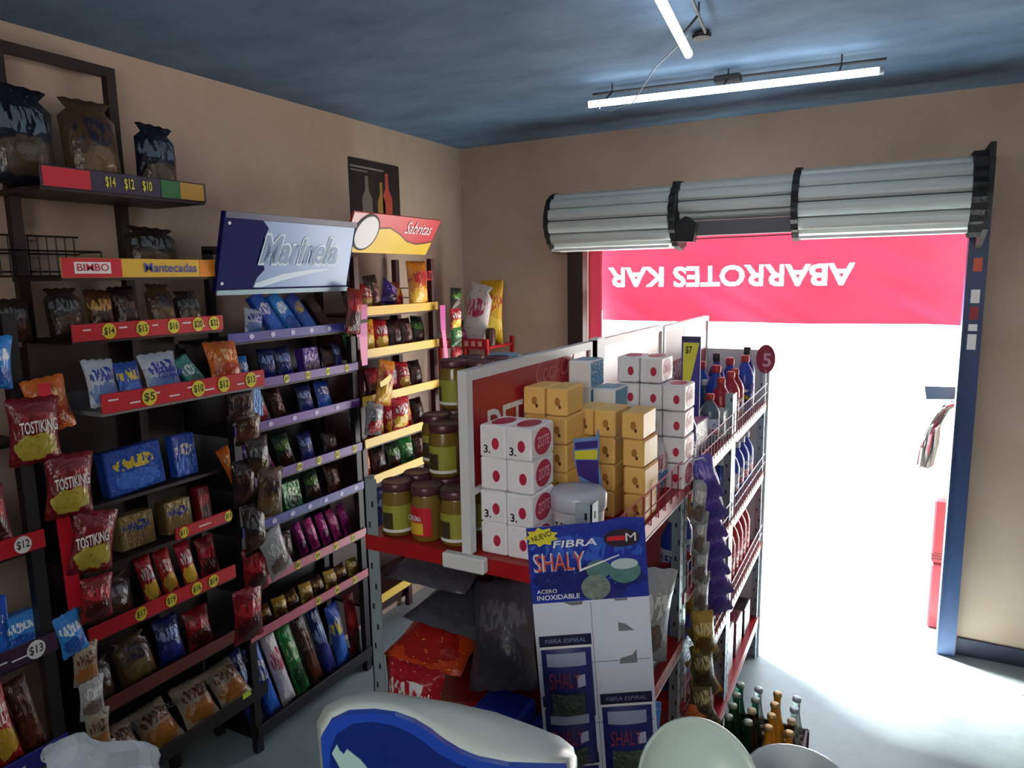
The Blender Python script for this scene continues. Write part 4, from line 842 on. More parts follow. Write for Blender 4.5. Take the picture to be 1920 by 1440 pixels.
# --- goods below the top shelf at the near end
G = 'bags in the near end of the gondola'
END = [(-.90, 1.30, 1.02, .24, .20, .105, 'ricegrey', 'grey clear bag of grain lying over the red bags', 1.38, .05), (-.72, 1.27, .93, .17, .24, .09, 'ricegrey', 'grey clear bag drooping at the middle of the opening', .55, -.25),
       (-.96, 1.31, 1.115, .24, .20, .10, 'ricegrey', 'topmost grey clear bag under the shelf', 1.40, 0), (-.93, 1.25, .945, .22, .19, .09, 'orangered', 'red bag with yellow patch under the grey bags', 1.25, 0), (-.945, 1.232, .80, .17, .145, .075, 'redwhite', 'glossy red and white bag at the gondola front', .10, 0)]
for x, y, z, w_, h_, t_, m_, lab, ln, rl_ in END: bag((x, y, z+.004), w_, h_, t_, P[m_], lab, G, 'y', ln, rl_, int(x*-50), 'bag', 'food_bag', 'bag')
bag((-.84, 1.235, .803), .15, .07, .05, P['red'], 'small red bag slumped beside the red and white bag', G, 'y', .8, -.4, 2, name='food_bag', cat='bag')
tag(mk('filler_carton', MB().bbox(-1.03, -.78, 1.52, 1.88, .801, 1.20, .006), P['dark']), 'dark filler carton added for shade inside the near shelf unit, left side', 'carton')  # carton added to darken the inside of the shelf unit
tag(mk('filler_carton', MB().bbox(-.765, -.62, 1.50, 1.88, .801, 1.18, .006), P['brown']), 'brown filler carton added for shade inside the near shelf unit, middle', 'carton')  # another added carton, hides the bright floor behind
tag(mk('blue_pack', MB().bbox(-.80, -.68, 1.26, 1.36, .801, .875, .008), pm('1f3fb0', '2f6ad8', '142a80', 1)), 'dark blue pack lying in the near end of the gondola', 'pack')
tag(mk('blue_pack', MB().bbox(-.672, -.61, 1.255, 1.36, .801, .85, .008), pm('2346b8', '2f6ad8', '142a80', 2)), 'smaller blue pack next to the card display', 'pack')
bag((-.47, 1.45, .98), .14, .22, .07, P['clearwhite'], 'clear bag of small pale packets hanging behind the card display', 'bags hanging on the gondola side', 'y', 0, .1, 1, name='candy_bag', cat='candy bag', yaw=.5)
bag((-.44, 1.38, .72), .10, .20, .04, P['lightblue'], 'light blue bag hanging low behind the card display', 'bags hanging on the gondola side', 'y', 0, 0, 2, name='candy_bag', cat='candy bag', yaw=.5)
tag(mk('cookie_pack', MB().bbox(-.60, -.50, 1.50, 1.80, .801, .95, .006), P['dark']), 'dark carton on the near unit\'s second shelf', 'pack')
tag(mk('cookie_pack', MB().bbox(-.60, -.50, 1.28, 1.47, .801, .93, .006), P['redd']), 'dark red carton on the near unit\'s second shelf', 'pack')

# --- card display hanging at the near corner
ca = R(27); cr_ = Vector((math.cos(ca), math.sin(ca), 0)); crl = R(4)
r1 = cr_*math.cos(crl)+Z*math.sin(crl); u1_ = Z*math.cos(crl)-cr_*math.sin(crl); cn = r1.cross(u1_)
O = Vector((-.545, 1.055, 1.412)) # top left corner
t = thing('card_display', 'tall card display of scouring pads with blue printed top', 'display', O-Z*.62)
CW = .208
def card(name, poly, m_, d0, d1, parent): return mk(name, MB().prism(poly, (O+cn*d0, r1, u1_), d1-d0), m_, parent)
card('board', [(0, 0), (CW, 0), (CW, -.62), (0, -.62)], mat('card_grey', 'c9d2e2', .6), -.003, 0, t)
hd = card('header', [(0, 0), (CW*.62, .002), (CW*.8, .008), (CW, .004), (CW, -.142), (0, -.142)], pm('1b2f98', '2f5cc0', '16226e', 6), 0, .001, t)
for q in (.0005,):
    b = MB()
    for z in (-.262, -.382, -.502): b.prism([(.004, z), (CW-.004, z), (CW-.004, z+.001), (.004, z+.001)], (O, r1, u1_), .0006)
    b.prism([(CW*.495, -.146), (CW*.5, -.146), (CW*.5, -.62), (CW*.495, -.62)], (O, r1, u1_), .0006); mk('fold_line', b, mat('card_line', '6a7488', .6), t)
for poly in ([(.055, -.143), (.09, -.143), (.088, -.149), (.07, -.150)], [(.145, -.143), (.17, -.143), (.168, -.147), (.148, -.147)], [(.150, -.205), (.150, -.188), (.163, -.192), (.178, -.205)], [(.148, -.268), (.150, -.258), (.172, -.252), (.180, -.242), (.180, -.268)]):
    mk('torn_patch', MB().prism(poly, (O, r1, u1_), .0008), mat('card_torn', '6f747c', .7), t)
star = [((.030 if i % 2 else .021)*math.cos(2*math.pi*i/18)*1.05, (.018 if i % 2 else .013)*math.sin(2*math.pi*i/18)) for i in range(18)]
e = card('burst', [(.024+a+.002, -.018+c) for a, c in star], m_tag, .001, .0016, t)
D = lambda a, c, d: O+r1*a+u1_*c+cn*d
text('NUEVO', D(.026, -.017, .0020), r1+u1_*.3, u1_, .010, m_ink, t, wid=.036)
text('FIBRA', D(.082, -.034, .0020), r1, u1_, .013, m_wht, t, wid=.078)
card('logo_oval', ellipse(.032, .0165, 24, .166, -.030), mat('logo_dark', '2a1c2c', .4), .001, .0018, t)
card('logo_band', [(.140, -.034), (.172, -.034), (.172, -.026), (.142, -.026)], m_redprint, .0018, .0022, t)
text('M', D(.182, -.030, .0026), r1, u1_, .016, m_wht, t, wid=.018)
sm_ = mat('shaly_white', 'c8ccd8', .5); text('SHALY', D(.053, -.068, .0018), r1, u1_, .036, sm_, t, wid=.092); text('SHALY', D(.0535, -.0685, .0026), r1, u1_, .031, mat('shaly_red', 'd0482c', .5), t, wid=.083)
text('ACERO', D(.028, -.120, .0020), r1, u1_, .007, m_wht, t, wid=.036); text('INOXIDABLE', D(.047, -.132, .0020), r1, u1_, .009, m_wht, t, wid=.076)
m_steel = mat('steel_wool_print', '6f8078', .5, var=.7, vscale=120)
card('printed_pan', ellipse(.028, .022, 24, .168, -.092), mat('pan_green', '4f7a78', .35, var=.5, vscale=60), .001, .0016, t)
card('printed_pan', ellipse(.024, .010, 20, .168, -.078), mat('pan_light', 'b4c8cc', .3), .0016, .002, t)
card('printed_pan', ellipse(.022, .018, 20, .122, -.085), mat('pan_green', '4f7a78', .35, var=.5, vscale=60), .001, .0018, t)
card('printed_pad', ellipse(.026, .024, 20, .115, -.118), m_steel, .0018, .0024, t)
card('printed_pan_handle', [(.088, -.083), (.16, -.060), (.16, -.062), (.088, -.087)], m_wht, .0016, .002, t)
def sachet(label, a, c, hgt=.16, bulge=.018):
    s = thing('scouring_pad_sachet', label, 'sachet', D(a, c-hgt, .002), 'scouring pad sachets on the card')
    w_ = .094
    def sp_(name, poly, m_, d0, d1): return mk(name, MB().prism([(a+p, c+q) for p, q in poly], (O+cn*d0, r1, u1_), d1-d0), m_, s)
    navy = mat('sachet_navy', '1a2468', .35)
    sp_('header_strip', [(0, 0), (w_, 0), (w_, -.020), (0, -.020)], mat('sachet_dark_navy', '12163c', .4), .001, .003)
    text('FIBRA ESPIRAL', D(a+w_/2, c-.010, .0036), r1, u1_, .008, mat('sachet_text', '8f98c0', .5), s, wid=.074)
    sp_('white_line', [(0, -.020), (w_, -.020), (w_, -.024), (0, -.024)], m_wht, .001, .003)
    # bulging pouch
    b = MB(); nu, nv = 10, 12; vs = []
    for k in range(nv+1):
        for i in range(nu+1):
            u, v = i/nu, k/nv
            d = .003+bulge*math.sin(math.pi*u)**.7*math.sin(math.pi*(v**.6))**.8*(1+.25*mnoise.noise(Vector((u*5, v*6, a*40))))
            vs.append(D(a+.002+u*(w_-.004), c-.026-(1-v)*(hgt-.026), d))
    b.add(vs, [(k*(nu+1)+i, k*(nu+1)+i+1, (k+1)*(nu+1)+i+1, (k+1)*(nu+1)+i) for k in range(nv) for i in range(nu)])
    b.add([D(a+.002, c-.026, .002), D(a+w_-.002, c-.026, .002), D(a+w_-.002, c-hgt, .002), D(a+.002, c-hgt, .002)], [(0, 1, 2, 3)])
    mk('pouch', b, navy, s, True)
    def patch(name, u0, u1, v0, v1, m_, off):
        b = MB(); vs = []
        for k in range(7):
            for i in range(7):
                u = u0+(u1-u0)*i/6; v = v0+(v1-v0)*k/6
                d = .003+bulge*math.sin(math.pi*u)**.7*math.sin(math.pi*(v**.6))**.8*(1+.25*mnoise.noise(Vector((u*5, v*6, a*40))))+off
                vs.append(D(a+.002+u*(w_-.004), c-.026-(1-v)*(hgt-.026), d))
        b.add(vs, [(k*7+i, k*7+i+1, (k+1)*7+i+1, (k+1)*7+i) for k in range(6) for i in range(6)]); mk(name, b, m_, s, True)
    patch('white_panel', .1, .88, .78, .95, mat('sachet_pale', '8f9ab8', .3), .0012)
    patch('steel_wool_window', .14, .8, .08, .42, mat('steel_wool', '3f4a40', .45, var=.8, vscale=160, bump=1, bscale=120), .0012)
    text('SHALY', D(a+.040, c-.026-(hgt-.026)*.38, .003+bulge*.98+.003), r1, u1_, .030, mat('shaly_dim_red', '8a3048', .5), s, wid=.055)
    patch('white_mark', .66, .84, .5, .66, mat('sachet_mark', 'a8b0cc', .3), .0014)
sachet('scouring pad sachet highest on the card, left column', .006, -.205)
sachet('scouring pad sachet in the middle of the left column', .004, -.322, .14, .022)
sachet('scouring pad sachet lowest in the left column', .004, -.44, .15, .022)
sachet('scouring pad sachet in the right column', .108, -.325)

# --- bottles and packs on the right side of the gondola
def bottle_proto(name, prof, m_, cap_prof, cm, lab_z=None, lm=None, sq=1.0, n=16):
    t = thing(name, 'x', 'bottle')
    mk('body', MB().lathe(prof, n, (0, 0, 0), sq), m_, t, True)
    mk('cap', MB().lathe(cap_prof, 12), cm, t, True)
    if lab_z: mk('label', MB().lathe([(lab_z[2], lab_z[0]), (lab_z[2], lab_z[1])], n, (0, 0, 0), sq), lm, t, True)
    return t
def cb(h_, r_): return [(r_*.92, 0), (r_, .006), (r_, h_*.62), (r_*.75, h_*.74), (r_*.38, h_*.84), (r_*.36, h_*.90)], [(r_*.42, h_*.88), (r_*.44, h_*.90), (r_*.44, h_-.003), (r_*.40, h_)]
def add_bottles(spec):
    for nm, h_, r_, bm, cm, lm, spots in spec:
        p, c = cb(h_, r_); t = None
        for i, (x, y, z, lab) in enumerate(spots):
            if t is None:
                t = bottle_proto(nm, p, bm, c, cm, (h_*.15, h_*.5, r_*1.015), lm); t.location = (x, y, z+.001); t['label'] = lab; t['group'] = nm.replace('_', ' ')+'s on the gondola'
            else: dup(t, (x, y, z+.001), (0, 0, i*.7), lab)
b_navy = mat('bottle_navy', '16244a', .3); b_blue = mat('bottle_blue', '2444a8', .3); b_cobalt = mat('bottle_purple', '3a3088', .3); b_red = mat('bottle_red', 'a01e30', .3); b_grn = mat('bottle_green', '1f6a5a', .3); c_red = mat('cap_red', 'b02838', .4); c_wht = mat('cap_white', 'c8ccd0', .4); c_blk = mat('cap_black', '1c1c26', .4); c_dred = mat('cap_coral', 'c0403c', .4)
lm1 = pm('c8ccd8', '2a3fa8', 'b02a3a', 1); lm2 = pm('2a2f8c', 'e0e0e8', 'b8b030', 2); lm3 = pm('b02a3a', 'e8e0e0', '2a2f80', 3)
T = 1.265
add_bottles([
 ('bleach_bottle', .20, .036, b_navy, c_wht, lm2, [(-.60, 2.02, T, 'navy bottle with white cap just behind the slotted post'), (-.535, 2.10, T, 'navy bottle with white cap second behind the slotted post')]),
 ('cleaner_bottle', .17, .034, mat('bottle_grey', '5a6a78', .3), c_dred, lm1, [(-.53, 1.99, T, 'grey bottle with coral cap nearest the slotted post'), (-.62, 2.38, T, 'grey bottle with coral cap in middle unit, inner row'), (-.54, 2.46, T, 'grey bottle with coral cap in middle unit, outer row')]),
 ('fabric_softener', .235, .04, b_blue, c_red, lm2, [(-.66, 2.70, T, 'blue bottle with red cap, far unit, first of inner row'), (-.58, 2.74, T, 'blue bottle with red cap, far unit, second across'), (-.66, 2.84, T, 'blue bottle with red cap, far unit, second of inner row'), (-.58, 3.00, T, 'blue bottle with red cap, far unit, near the end'), (-.54, 3.12, T, 'blue bottle with red cap, far unit, by the round five sign')]),
 ('floor_cleaner', .26, .036, b_cobalt, c_blk, lm1, [(-.62, 2.93, T, 'tall purple bottle with black cap, far unit, left one'), (-.55, 3.22, T, 'tall purple bottle with black cap, far unit, right one')]),
 ('sauce_bottle', .20, .036, b_red, c_dred, lm3, [(-.545, 2.66, T, 'red bottle with coral cap at the middle slotted post'), (-.545, 2.84, T, 'red bottle with coral cap behind the wire guard'), (-.545, 2.93, T, 'red bottle with coral cap behind the wire guard, further back'), (-.70, 2.52, T, 'red bottle with coral cap beside the spine panel')]),
 ('dish_soap', .17, .035, b_grn, c_wht, lm2, [(-.63, 2.78, T, 'green bottle with white cap among blue bottles'), (-.60, 3.10, T, 'green bottle with white cap further back among blue bottles')]),
 ('blue_cleaner', .21, .035, b_blue, c_wht, lm1, [(-.54, 2.00, .935, 'blue bottle on second shelf nearest the purple bag strip'), (-.54, 2.10, .935, 'blue bottle on second shelf behind the purple bag strip'), (-.545, 2.70, .935, 'blue bottle on far second shelf, first from the post'), (-.545, 2.80, .935, 'blue bottle on far second shelf, second from the post'), (-.545, 2.90, .935, 'blue bottle on far second shelf, third from the post'), (-.545, 3.01, .935, 'blue bottle on far second shelf, fourth from the post'), (-.545, 3.12, .935, 'blue bottle on far second shelf, fifth from the post'), (-.545, 3.23, .935, 'blue bottle on far second shelf, sixth from the post')]),
 ('red_bottle', .24, .034, b_red, c_red, pm('c02a40', 'e8c8cc', 'd04a58', 4), [(-.545, 2.70+.085*i, .59, f'red bottle on far third shelf, {ORD[i]} from the post') for i in range(7)]),
 ('oil_bottle', .22, .034, mat('bottle_amber', 'b08a3a', .25), c_dred, lm3, [(-.545, 2.20, .935, 'amber bottle on second shelf behind the purple bag strip'), (-.545, 2.30, .59, 'amber bottle on middle third shelf'), (-.545, 2.45, .59, 'amber bottle on middle third shelf, further back')])])
# boxes on middle unit
tag(mk('blue_carton', MB().bbox(-.62, -.53, 2.22, 2.40, T+.001, T+.105, .003), pm('1c2f70', '3a60c0', '16204c', 3)), 'navy carton on the middle unit below the red caps', 'carton')
tag(mk('blue_carton', MB().bbox(-.60, -.52, 2.16, 2.21, T+.001, T+.085, .003), pm('2f68c8', '8fb4e8', '1c3f9c', 3)), 'bright blue carton with pale print on the middle unit', 'carton')
tag(mk('white_carton', MB().bbox(-.535, -.50, 2.50, 2.60, T+.001, T+.10, .003), pm('b8c4c8', '4a5a68', '8f9ca4', 3)), 'pale carton beside the middle slotted post', 'carton')
for i in range(3):
    tag(mk('white_carton', MB().bbox(-.60, -.505, 2.72+.20*i, 2.86+.20*i, .211, .211+(.20, .16, .13)[i], .004), [pm('c8c8cc', '6a6a70', 'a8a8b0', 3), pm('6a2430', 'c8a0a0', '3a1820', 3), P['dark']][i]), ['tall white carton on lowest shelf of far unit', 'dark red carton on lowest shelf of far unit', 'dark carton at the end of far lowest shelf'][i], 'carton')
tag(mk('white_carton', MB().bbox(-.62, -.505, 2.0, 2.5, .211, .37, .004), P['redd']), 'dark red carton on lowest shelf of middle unit', 'carton')
tag(mk('blue_carton', MB().bbox(-.62, -.505, 1.96, 2.24, .591, .72, .004), pm('1c3f8c', '5a80c0', '16204c', 5)), 'blue carton on third shelf of middle unit', 'carton')
# pennant price sign
t = thing('price_pennant', 'tall yellow and purple price card rising above the bottles', 'sign', (-.53, 2.2, T))
fr = (Vector((-.560, 2.145, 1.415)), X, Z)
mk('board', MB().prism([(0, 0), (.058, 0), (.058, .245), (0, .245)], fr, .003), mat('pennant_purple', '3a3490', .4), t)
fr = (Vector((-.560, 2.142, 1.415)), X, Z)
mk('yellow_wedge', MB().prism([(.005, .03), (.013, .03), (.054, .228), (.005, .228)], fr, .0008), mat('pennant_yellow', 'd6d038', .4), t)
mk('top_bar', MB().prism([(0, .232), (.058, .232), (.058, .247), (0, .247)], fr, .001), mat('pennant_dark', '2a2a52', .4), t)
mk('stem', MB().box(-.530, -.525, 2.146, 2.151, T+.001, 1.42), m_white, t)
text('$7', (-.538, 2.1405, 1.62), X, Z, .022, m_ink, t, wid=.02) if '$7' in TXT else None
# round red sign with 5
t = thing('round_price_sign', 'round red price sign with a white five at the gondola end', 'sign', (-.485, 3.345, 1.30))
mk('disc', MB().prism(ellipse(.042, .066, 28), ((-.489, 3.345, 1.462), X, Z), .004), mat('sign_crimson', '8f2038', .4), t)
text('5', (-.483, 3.3405, 1.455), X, Z, .06, mat('sign_pinkish', 'd8a0b0', .4), t)
mk('stem', MB().box(-.497, -.489, 3.35, 3.356, 1.266, 1.40), m_white, t)
# strips of bags hanging on the gondola's right side
for i in range(7):
    bag((-.425+.006*(i % 2), 2.02+.030*i, 1.20-.072*i), .075, .13, .045, P['violetfoil'], f'shiny purple foil bag, {ORD[i]} from top of the hanging bunch', 'purple foil bags on the gondola side', 'y', .1, -.35, i, name='candy_bag', cat='candy bag', yaw=.5)
for i in range(4):
    bag((-.462, 1.985+.02*i, 1.13-.10*i), .045, .13, .03, P['clearwhite'], f'silvery clear bag, {ORD[i]} from top, left of the purple bags', 'clear bags on the gondola side', 'y', 0, .05, i, name='candy_bag', cat='candy bag', yaw=.5)
for i in range(7):
    bag((-.43+.012*(i % 2), 1.99+.03*((i*2) % 4), .73-.055*i), .07, .13, .045, P['olive' if i % 3 else 'gold'], f'olive and gold snack bag, {ORD[i]} from top of lower bunch', 'olive bags on the gondola side', 'y', .05, -.45 if i % 2 else -.1, i, yaw=.5)
bag((-.445, 1.97, .40), .06, .17, .03, P['orange'], 'orange stick bag at the foot of the lower bunch', 'olive bags on the gondola side', 'y', 0, 0, 1, yaw=.5)
tag(mk('strip_hook', MB().tube([(-.476, 1.93, 1.33), (-.45, 1.98, 1.33), (-.45, 2.05, 1.29)], .003, 5), m_wire), 'white wire hook on the slotted post', 'hook')

# ================================================================== crate of glass bottles on the floor
def glass(name, col, rough=.06):
    m = bpy.data.materials.new(name); m.use_nodes = True; b_ = m.node_tree.nodes['Principled BSDF']
    b_.inputs['Base Color'].default_value = lin(col); b_.inputs['Roughness'].default_value = rough; b_.inputs['Transmission Weight'].default_value = .85; b_.inputs['IOR'].default_value = 1.2
    return m
g_clear = glass('glass_clear', 'cfe4dc'); g_green = glass('glass_green', '2a7a5a'); l_orange = mat('orange_soda', 'e09a1c', .2); l_cola = mat('cola', '2a1414', .2)
cx0, cx1, cy0, cy1 = -.430, -.175, 2.16, 2.44
mm = mat('crate_maroon', '3a1a20', .5)
def crate(label, z0, h_):
    t = thing('bottle_crate', label, 'crate', (-.3025, 2.30, z0))
    mk('base', MB().box(cx0, cx1, cy0, cy1, z0+.001, z0+.010), m_dark, t)
    for k in range(4):
        z = z0+.012+(h_-.03)*k/3
        for a, c in (((cx0, cy0), (cx1, cy0)), ((cx1, cy0), (cx1, cy1)), ((cx1, cy1), (cx0, cy1)), ((cx0, cy1), (cx0, cy0))):
            mk('side_slat', MB().box(min(a[0], c[0])-.004, max(a[0], c[0])+.004, min(a[1], c[1])-.004, max(a[1], c[1])+.004, z, z+.022), mm, t)
    for x, y in ((cx0, cy0), (cx1, cy0), (cx1, cy1), (cx0, cy1)): mk('corner_post', MB().box(x-.008, x+.008, y-.008, y+.008, z0, z0+h_), mm, t)
crate('lower empty maroon crate on the floor beside the gondola', 0, .145)
crate('upper maroon crate holding soda bottles beside the gondola', .147, .13)
def soda(kind):
    t = thing('soda_bottle', 'x', 'bottle', group='soda bottles in the crate')
    r_ = .029; pr = [(r_*.9, 0), (r_, .008), (r_, .09), (r_*.95, .12), (r_*.55, .17), (r_*.40, .20), (r_*.40, .235), (r_*.46, .238), (r_*.46, .245), (r_*.38, .247)]
    body = {'clear': g_clear, 'green': g_green, 'orange': l_orange, 'cola': l_cola}[kind]
    mk('glass', MB().lathe(pr, 14), body, t, True)
    if kind != 'clear' or True: mk('crown_cap', MB().lathe([(r_*.50, .242), (r_*.52, .246), (r_*.48, .253), (r_*.3, .254)], 12), {'clear': m_galv, 'green': mat('cap_tin', '8a9a8a', .4, .5), 'orange': mat('cap_gold', 'b89a5a', .4, .4), 'cola': mat('cap_cream', 'c8b890', .4)}[kind], t, True)
    if kind == 'cola': mk('label', MB().lathe([(r_*1.01, .05), (r_*1.01, .10)], 14), pm('d8d4c4', '2a2a30', 'a8a498', 2), t, True)
    if kind == 'clear': mk('label', MB().lathe([(r_*1.01, .06), (r_*1.01, .085)], 14), mat('soda_pink', 'b84860', .4), t, True)
    return t
protos = {}
GRID = [['green', 'clear', 'orange', 'clear'], ['green', 'green', 'orange', 'clear'], ['green', 'cola', 'orange', 'cola'], ['green', 'green', 'orange', 'orange']]
for r_ in range(4):
    for c in range(4):
        k = GRID[3-r_][c] if False else GRID[r_][c]
        loc = (-.396+c*.0625, 2.405-r_*.0685, .1585)
        lab = f'{ {"green": "empty green", "clear": "clear", "orange": "orange-filled", "cola": "dark cola"}[k]} soda bottle, {ORD[r_]} row from the doorway, {ORD[c]} from gondola'.replace('  ', ' ')
        if k not in protos: p = soda(k); p.location = loc; p['label'] = lab; protos[k] = p
        else: dup(protos[k], loc, (0, 0, r_+c*.6), lab)

# ================================================================== counter with scale in front of the camera
t = thing('counter', 'wooden shop counter below the camera with the scale on it', 'counter', (-.45, .45, 0))
m_wood = mat('counter_wood', '5a4632', .5, var=.3, vscale=6)
mk('top', MB().bbox(-.78, .55, .22, .80, .97, 1.0, .004), m_wood, t)
mk('front_panel', MB().box(-.76, .53, .74, .77, 0, .97), m_wood, t)
for x in (-.76, .49): mk('side_panel', MB().box(x, x+.03, .24, .74, 0, .97), m_wood, t)
# scale: rounded white casing, blue front, turned toward the customer side
HF = Vector((-.47409, .88048, 0)); HR = Vector((.88048, .47409, 0))
def sw(a, d, z): return HR*a+HF*d+Z*z
t = thing('weighing_scale', 'white and blue plastic weighing scale on the counter', 'scale', sw(-.08, .76, 1.0))
m_case = mat('scale_white', 'c3cfcb', .35, var=.05, vscale=6); m_sb = mat('scale_blue_highlight', '1f48b4', .3); m_sd = mat('scale_dark_blue', '12297a', .3)
backc = [(-.247, 1.301), (-.236, 1.324), (-.21, 1.339), (-.177, 1.346), (-.138, 1.342), (-.109, 1.337), (-.079, 1.332), (-.053, 1.325), (-.027, 1.318), (.019, 1.299), (.052, 1.284), (.069, 1.269), (.074, 1.247)]
frontc = [(-.218, 1.351), (-.207, 1.369), (-.187, 1.379), (-.159, 1.380), (-.135, 1.376), (-.114, 1.367), (-.097, 1.355), (-.084, 1.343), (-.064, 1.329), (-.045, 1.320), (-.011, 1.312), (.023, 1.310), (.054, 1.309)]
backc = [(-.235, 1.001)]+backc+[(.07, 1.001)]; frontc = [(-.215, 1.001)]+frontc+[(.056, 1.001)]
b = MB(); n = len(backc); rings = []
for k in range(7):
    f_ = k/6; bul = .010*math.sin(math.pi*f_)
    ring = []
    for (a0, z0), (a1, z1) in zip(frontc, backc):
        a = a0+(a1-a0)*f_; z = z0+(z1-z0)*f_; c_ = -.08
        ring.append(sw(a+(bul if a > c_ else -bul)*.4, .72+.08*f_, z+(bul if z > 1.1 else 0)))
    rings.append(ring)
rings.append([sw(a, .84, max(1.001, z-.05)) for a, z in backc])
vs = [p for r_ in rings for p in r_]
fs = [list(range(n)), [(len(rings)-1)*n+i for i in range(n)][::-1]]
for k in range(len(rings)-1):
    for i in range(n): fs.append((k*n+i, (k+1)*n+i, (k+1)*n+(i+1) % n, k*n+(i+1) % n))
mk('casing', MB().add(vs, fs), m_case, t, True)
fr = (sw(0, .7195, 0), HR, Z)
mk('blue_bezel', MB().prism([(a, z-.0015 if z > 1.1 else z) for a, z in frontc], fr, .008), m_sb, t)  # lighter blue paints the highlight along the bezel rim
dk = [(-.206, 1.02), (-.210, 1.31), (-.208, 1.336), (-.200, 1.354), (-.182, 1.366), (-.16, 1.368), (-.138, 1.363), (-.120, 1.354), (-.104, 1.342), (-.090, 1.329), (-.068, 1.315), (-.045, 1.305), (-.013, 1.298), (.045, 1.296), (.046, 1.02)]
mk('blue_panel', MB().prism(dk, (sw(0, .7115, 0), HR, Z), .0012), m_sd, t)
mk('white_letter', MB().prism([(-.206, 1.332), (-.200, 1.343), (-.197, 1.335), (-.193, 1.331), (-.189, 1.337), (-.175, 1.324), (-.162, 1.305), (-.170, 1.292), (-.197, 1.312)], (sw(0, .7100, 0), HR, Z), .0012), mat('scale_letter', 'a8d0cc', .4), t)
# scale pan to the right
def dish(label, name, c_, r_, depth, axis, m_, cat):
    prof = [(0.001, -depth), (r_*.45, -depth*.93), (r_*.75, -depth*.65), (r_*.95, -depth*.15), (r_, 0), (r_*1.03, .003), (r_*1.0, .006), (r_*.94, -depth*.12), (r_*.73, -depth*.60), (r_*.44, -depth*.86), (.001, -depth*.92)]
    o = link(name, MB().lathe(prof, 40).mesh(name, m_, True)); o.matrix_basis = Matrix.Translation(c_) @ Z.rotation_difference(Vector(axis).normalized()).to_matrix().to_4x4()
    return tag(o, label, cat)
m_pan = mat('pan_pale_green', 'b9cfc8', .3)
dish('pale green plastic scale pan tilted beside the white and blue scale', 'scale_pan', sw(.212, .74, 1.252), .078, .035, -HF*.75+HR*.25+Z*.65, m_pan, 'pan')
tag(mk('pan_stand', MB().lathe([(.05, 0), (.05, .01), (.015, .03), (.015, .18), (.03, .205)], 16, sw(.212, .765, 1.001)), m_white, None, True), 'white stand holding the pale green pan', 'stand')
c_ = sw(.350, .80, 1.001)
t = thing('clip_tub', 'white plastic tub with red clips right of the pale green pan', 'tub', c_)
mk('body', MB().lathe([(.05, 0), (.052, .01), (.058, .215), (.060, .225), (.054, .227), (.05, .19)], 24, c_), mat('tub_milky', 'c4d0d2', .3), t, True)
for a, d in ((.312, .762), (.372, .752)):
    p = sw(a, d, 1.236); mk('clip', MB().lathe([(.010, -.01), (.012, -.004), (.012, .008), (.008, .013)], 12, p), mat('clip_red', 'b83044', .4), t, True)
# crumpled white paper at left
b = MB(); n = 9; vs = []
for k in range(n+1):
    for i in range(n+1):
        u, v = i/n, k/n; vs.append((-.115+u*.16+.02*mnoise.noise(Vector((v*4, u*2, 1))), .03*mnoise.noise(Vector((u*3, v*3, 5)))-.02*v, v*.16*(1-.35*abs(u-.35))))
b.add(vs, [(k*(n+1)+i, k*(n+1)+i+1, (k+1)*(n+1)+i+1, (k+1)*(n+1)+i) for k in range(n) for i in range(n)])
o = link('paper_bag', b.mesh('paper_bag', mat('paper_white', 'aab6c2', .7))); o.location = sw(-.615, 1.0, 1.001)+Vector((0, 0, 0)); o.rotation_euler = (R(-10), 0, R(38))
o.modifiers.new('thick', 'SOLIDIFY').thickness = .004
tag(o, 'crumpled white paper bag standing left of the counter', 'bag')
t = thing('stool', 'small wooden stool under the white paper bag', 'stool', (-1.04, .58, 0))
mk('seat', MB().lathe([(.09, .965), (.10, .975), (.10, .995), (.095, 1.0)], 20, (-1.04, .57, 0)), m_wood, t)
for a in (.6, 2.2, 3.8, 5.3): mk('leg', MB().tube([(-1.04+.13*math.cos(a), .57+.13*math.sin(a), 0), (-1.04+.06*math.cos(a), .57+.06*math.sin(a), .97)], .014, 6), m_wood, t)

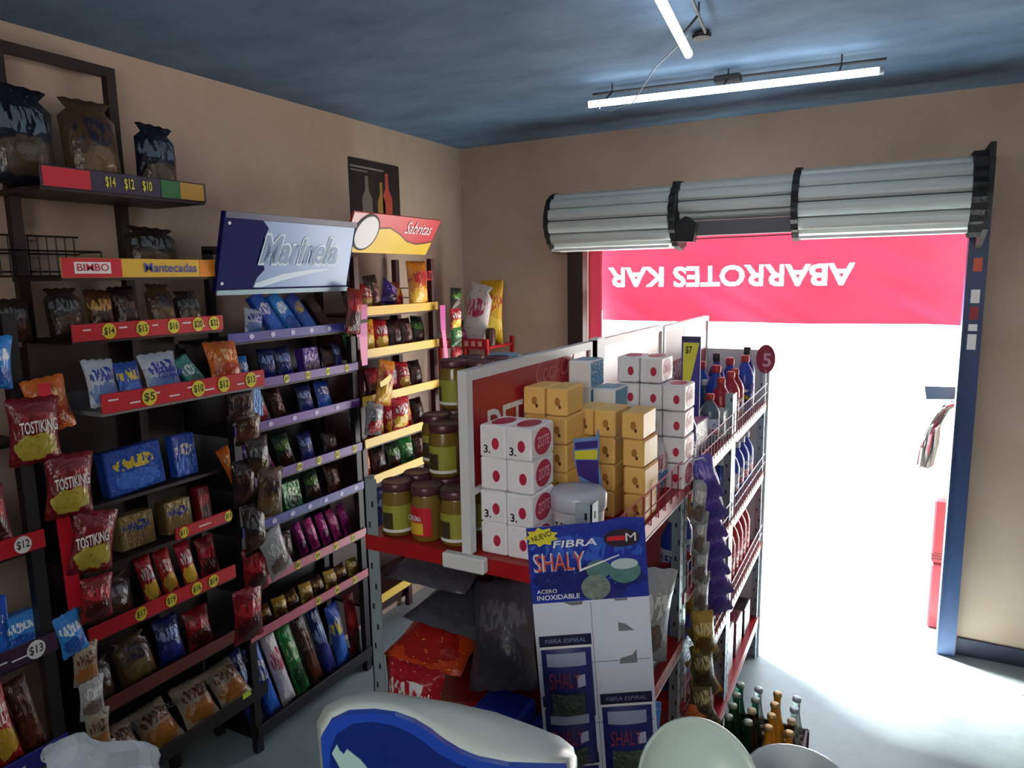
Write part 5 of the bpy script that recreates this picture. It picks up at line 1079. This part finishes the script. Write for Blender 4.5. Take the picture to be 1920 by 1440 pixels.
# ================================================================== things just outside the doorway
t = thing('string_mop', 'white and pink string mop hanging outside the doorway', 'mop', (.27, 4.2, .85))
rnd = random.Random(5); b = MB(); b2 = MB()
for i in range(46):
    s = rnd.uniform(0, 1); p0 = Vector((.36-.02*s, 4.20+rnd.uniform(-.03, .03), 1.20-.02*s)); k = rnd.uniform(-.5, .5)
    pts = [p0, p0+Vector((-.07-.03*k, rnd.uniform(-.02, .02), -.02-.03*s)), p0+Vector((-.12-.04*k, rnd.uniform(-.02, .02), -.13-.03*s)), p0+Vector((-.13-.06*k, rnd.uniform(-.02, .02), -.24)), p0+Vector((-.145-.05*k, rnd.uniform(-.02, .02), -.335-rnd.uniform(0, .03)))]
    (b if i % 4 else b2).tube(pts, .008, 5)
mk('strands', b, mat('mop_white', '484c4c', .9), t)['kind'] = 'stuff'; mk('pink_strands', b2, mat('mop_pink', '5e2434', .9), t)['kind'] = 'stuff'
mk('handle', MB().tube([(.335, 4.2, -.02), (.35, 4.2, 1.62)], .012, 8), mat('mop_pole', '9a6a50', .5), t)
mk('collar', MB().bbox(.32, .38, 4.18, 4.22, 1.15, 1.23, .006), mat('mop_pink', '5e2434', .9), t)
t = thing('plastic_broom', 'red plastic broom head leaning outside the right jamb', 'broom', (.31, 4.14, -.02))
mk('head', MB().bbox(.258, .328, 4.10, 4.16, .34, .68, .008), mat('broom_red', '6a0a20', .5), t)
mk('lower_head', MB().bbox(.262, .326, 4.10, 4.16, -.019, .335, .008), mat('broom_red', '6a0a20', .5), t)
mk('ribs', MB().box(.256, .330, 4.098, 4.162, .36, .366).box(.256, .330, 4.098, 4.162, .375, .381).box(.256, .330, 4.098, 4.162, .39, .396), mat('broom_dark_red', '4a0818', .5), t)
t = thing('blue_sign_board', 'small blue board sticking out beside the mop', 'board', (.28, 4.25, 1.2))
mk('board', MB().prism([(0, 0), (.16, .01), (.16, .075), (-.012, .07)], ((.19, 4.26, 1.175), X, Z), .008), mat('board_blue', '1c3850', .5), t)
mk('post', MB().box(.345, .365, 4.255, 4.275, -.02, 1.25), m_white, t)
tag(mk('paper_scrap', MB().prism([(0, 0), (.03, .01), (.035, .03), (.012, .04), (-.005, .02)], ((.60, 3.55, .002), X, Y), .004), m_wht), 'white paper scrap on the floor by the baseboard', 'paper')
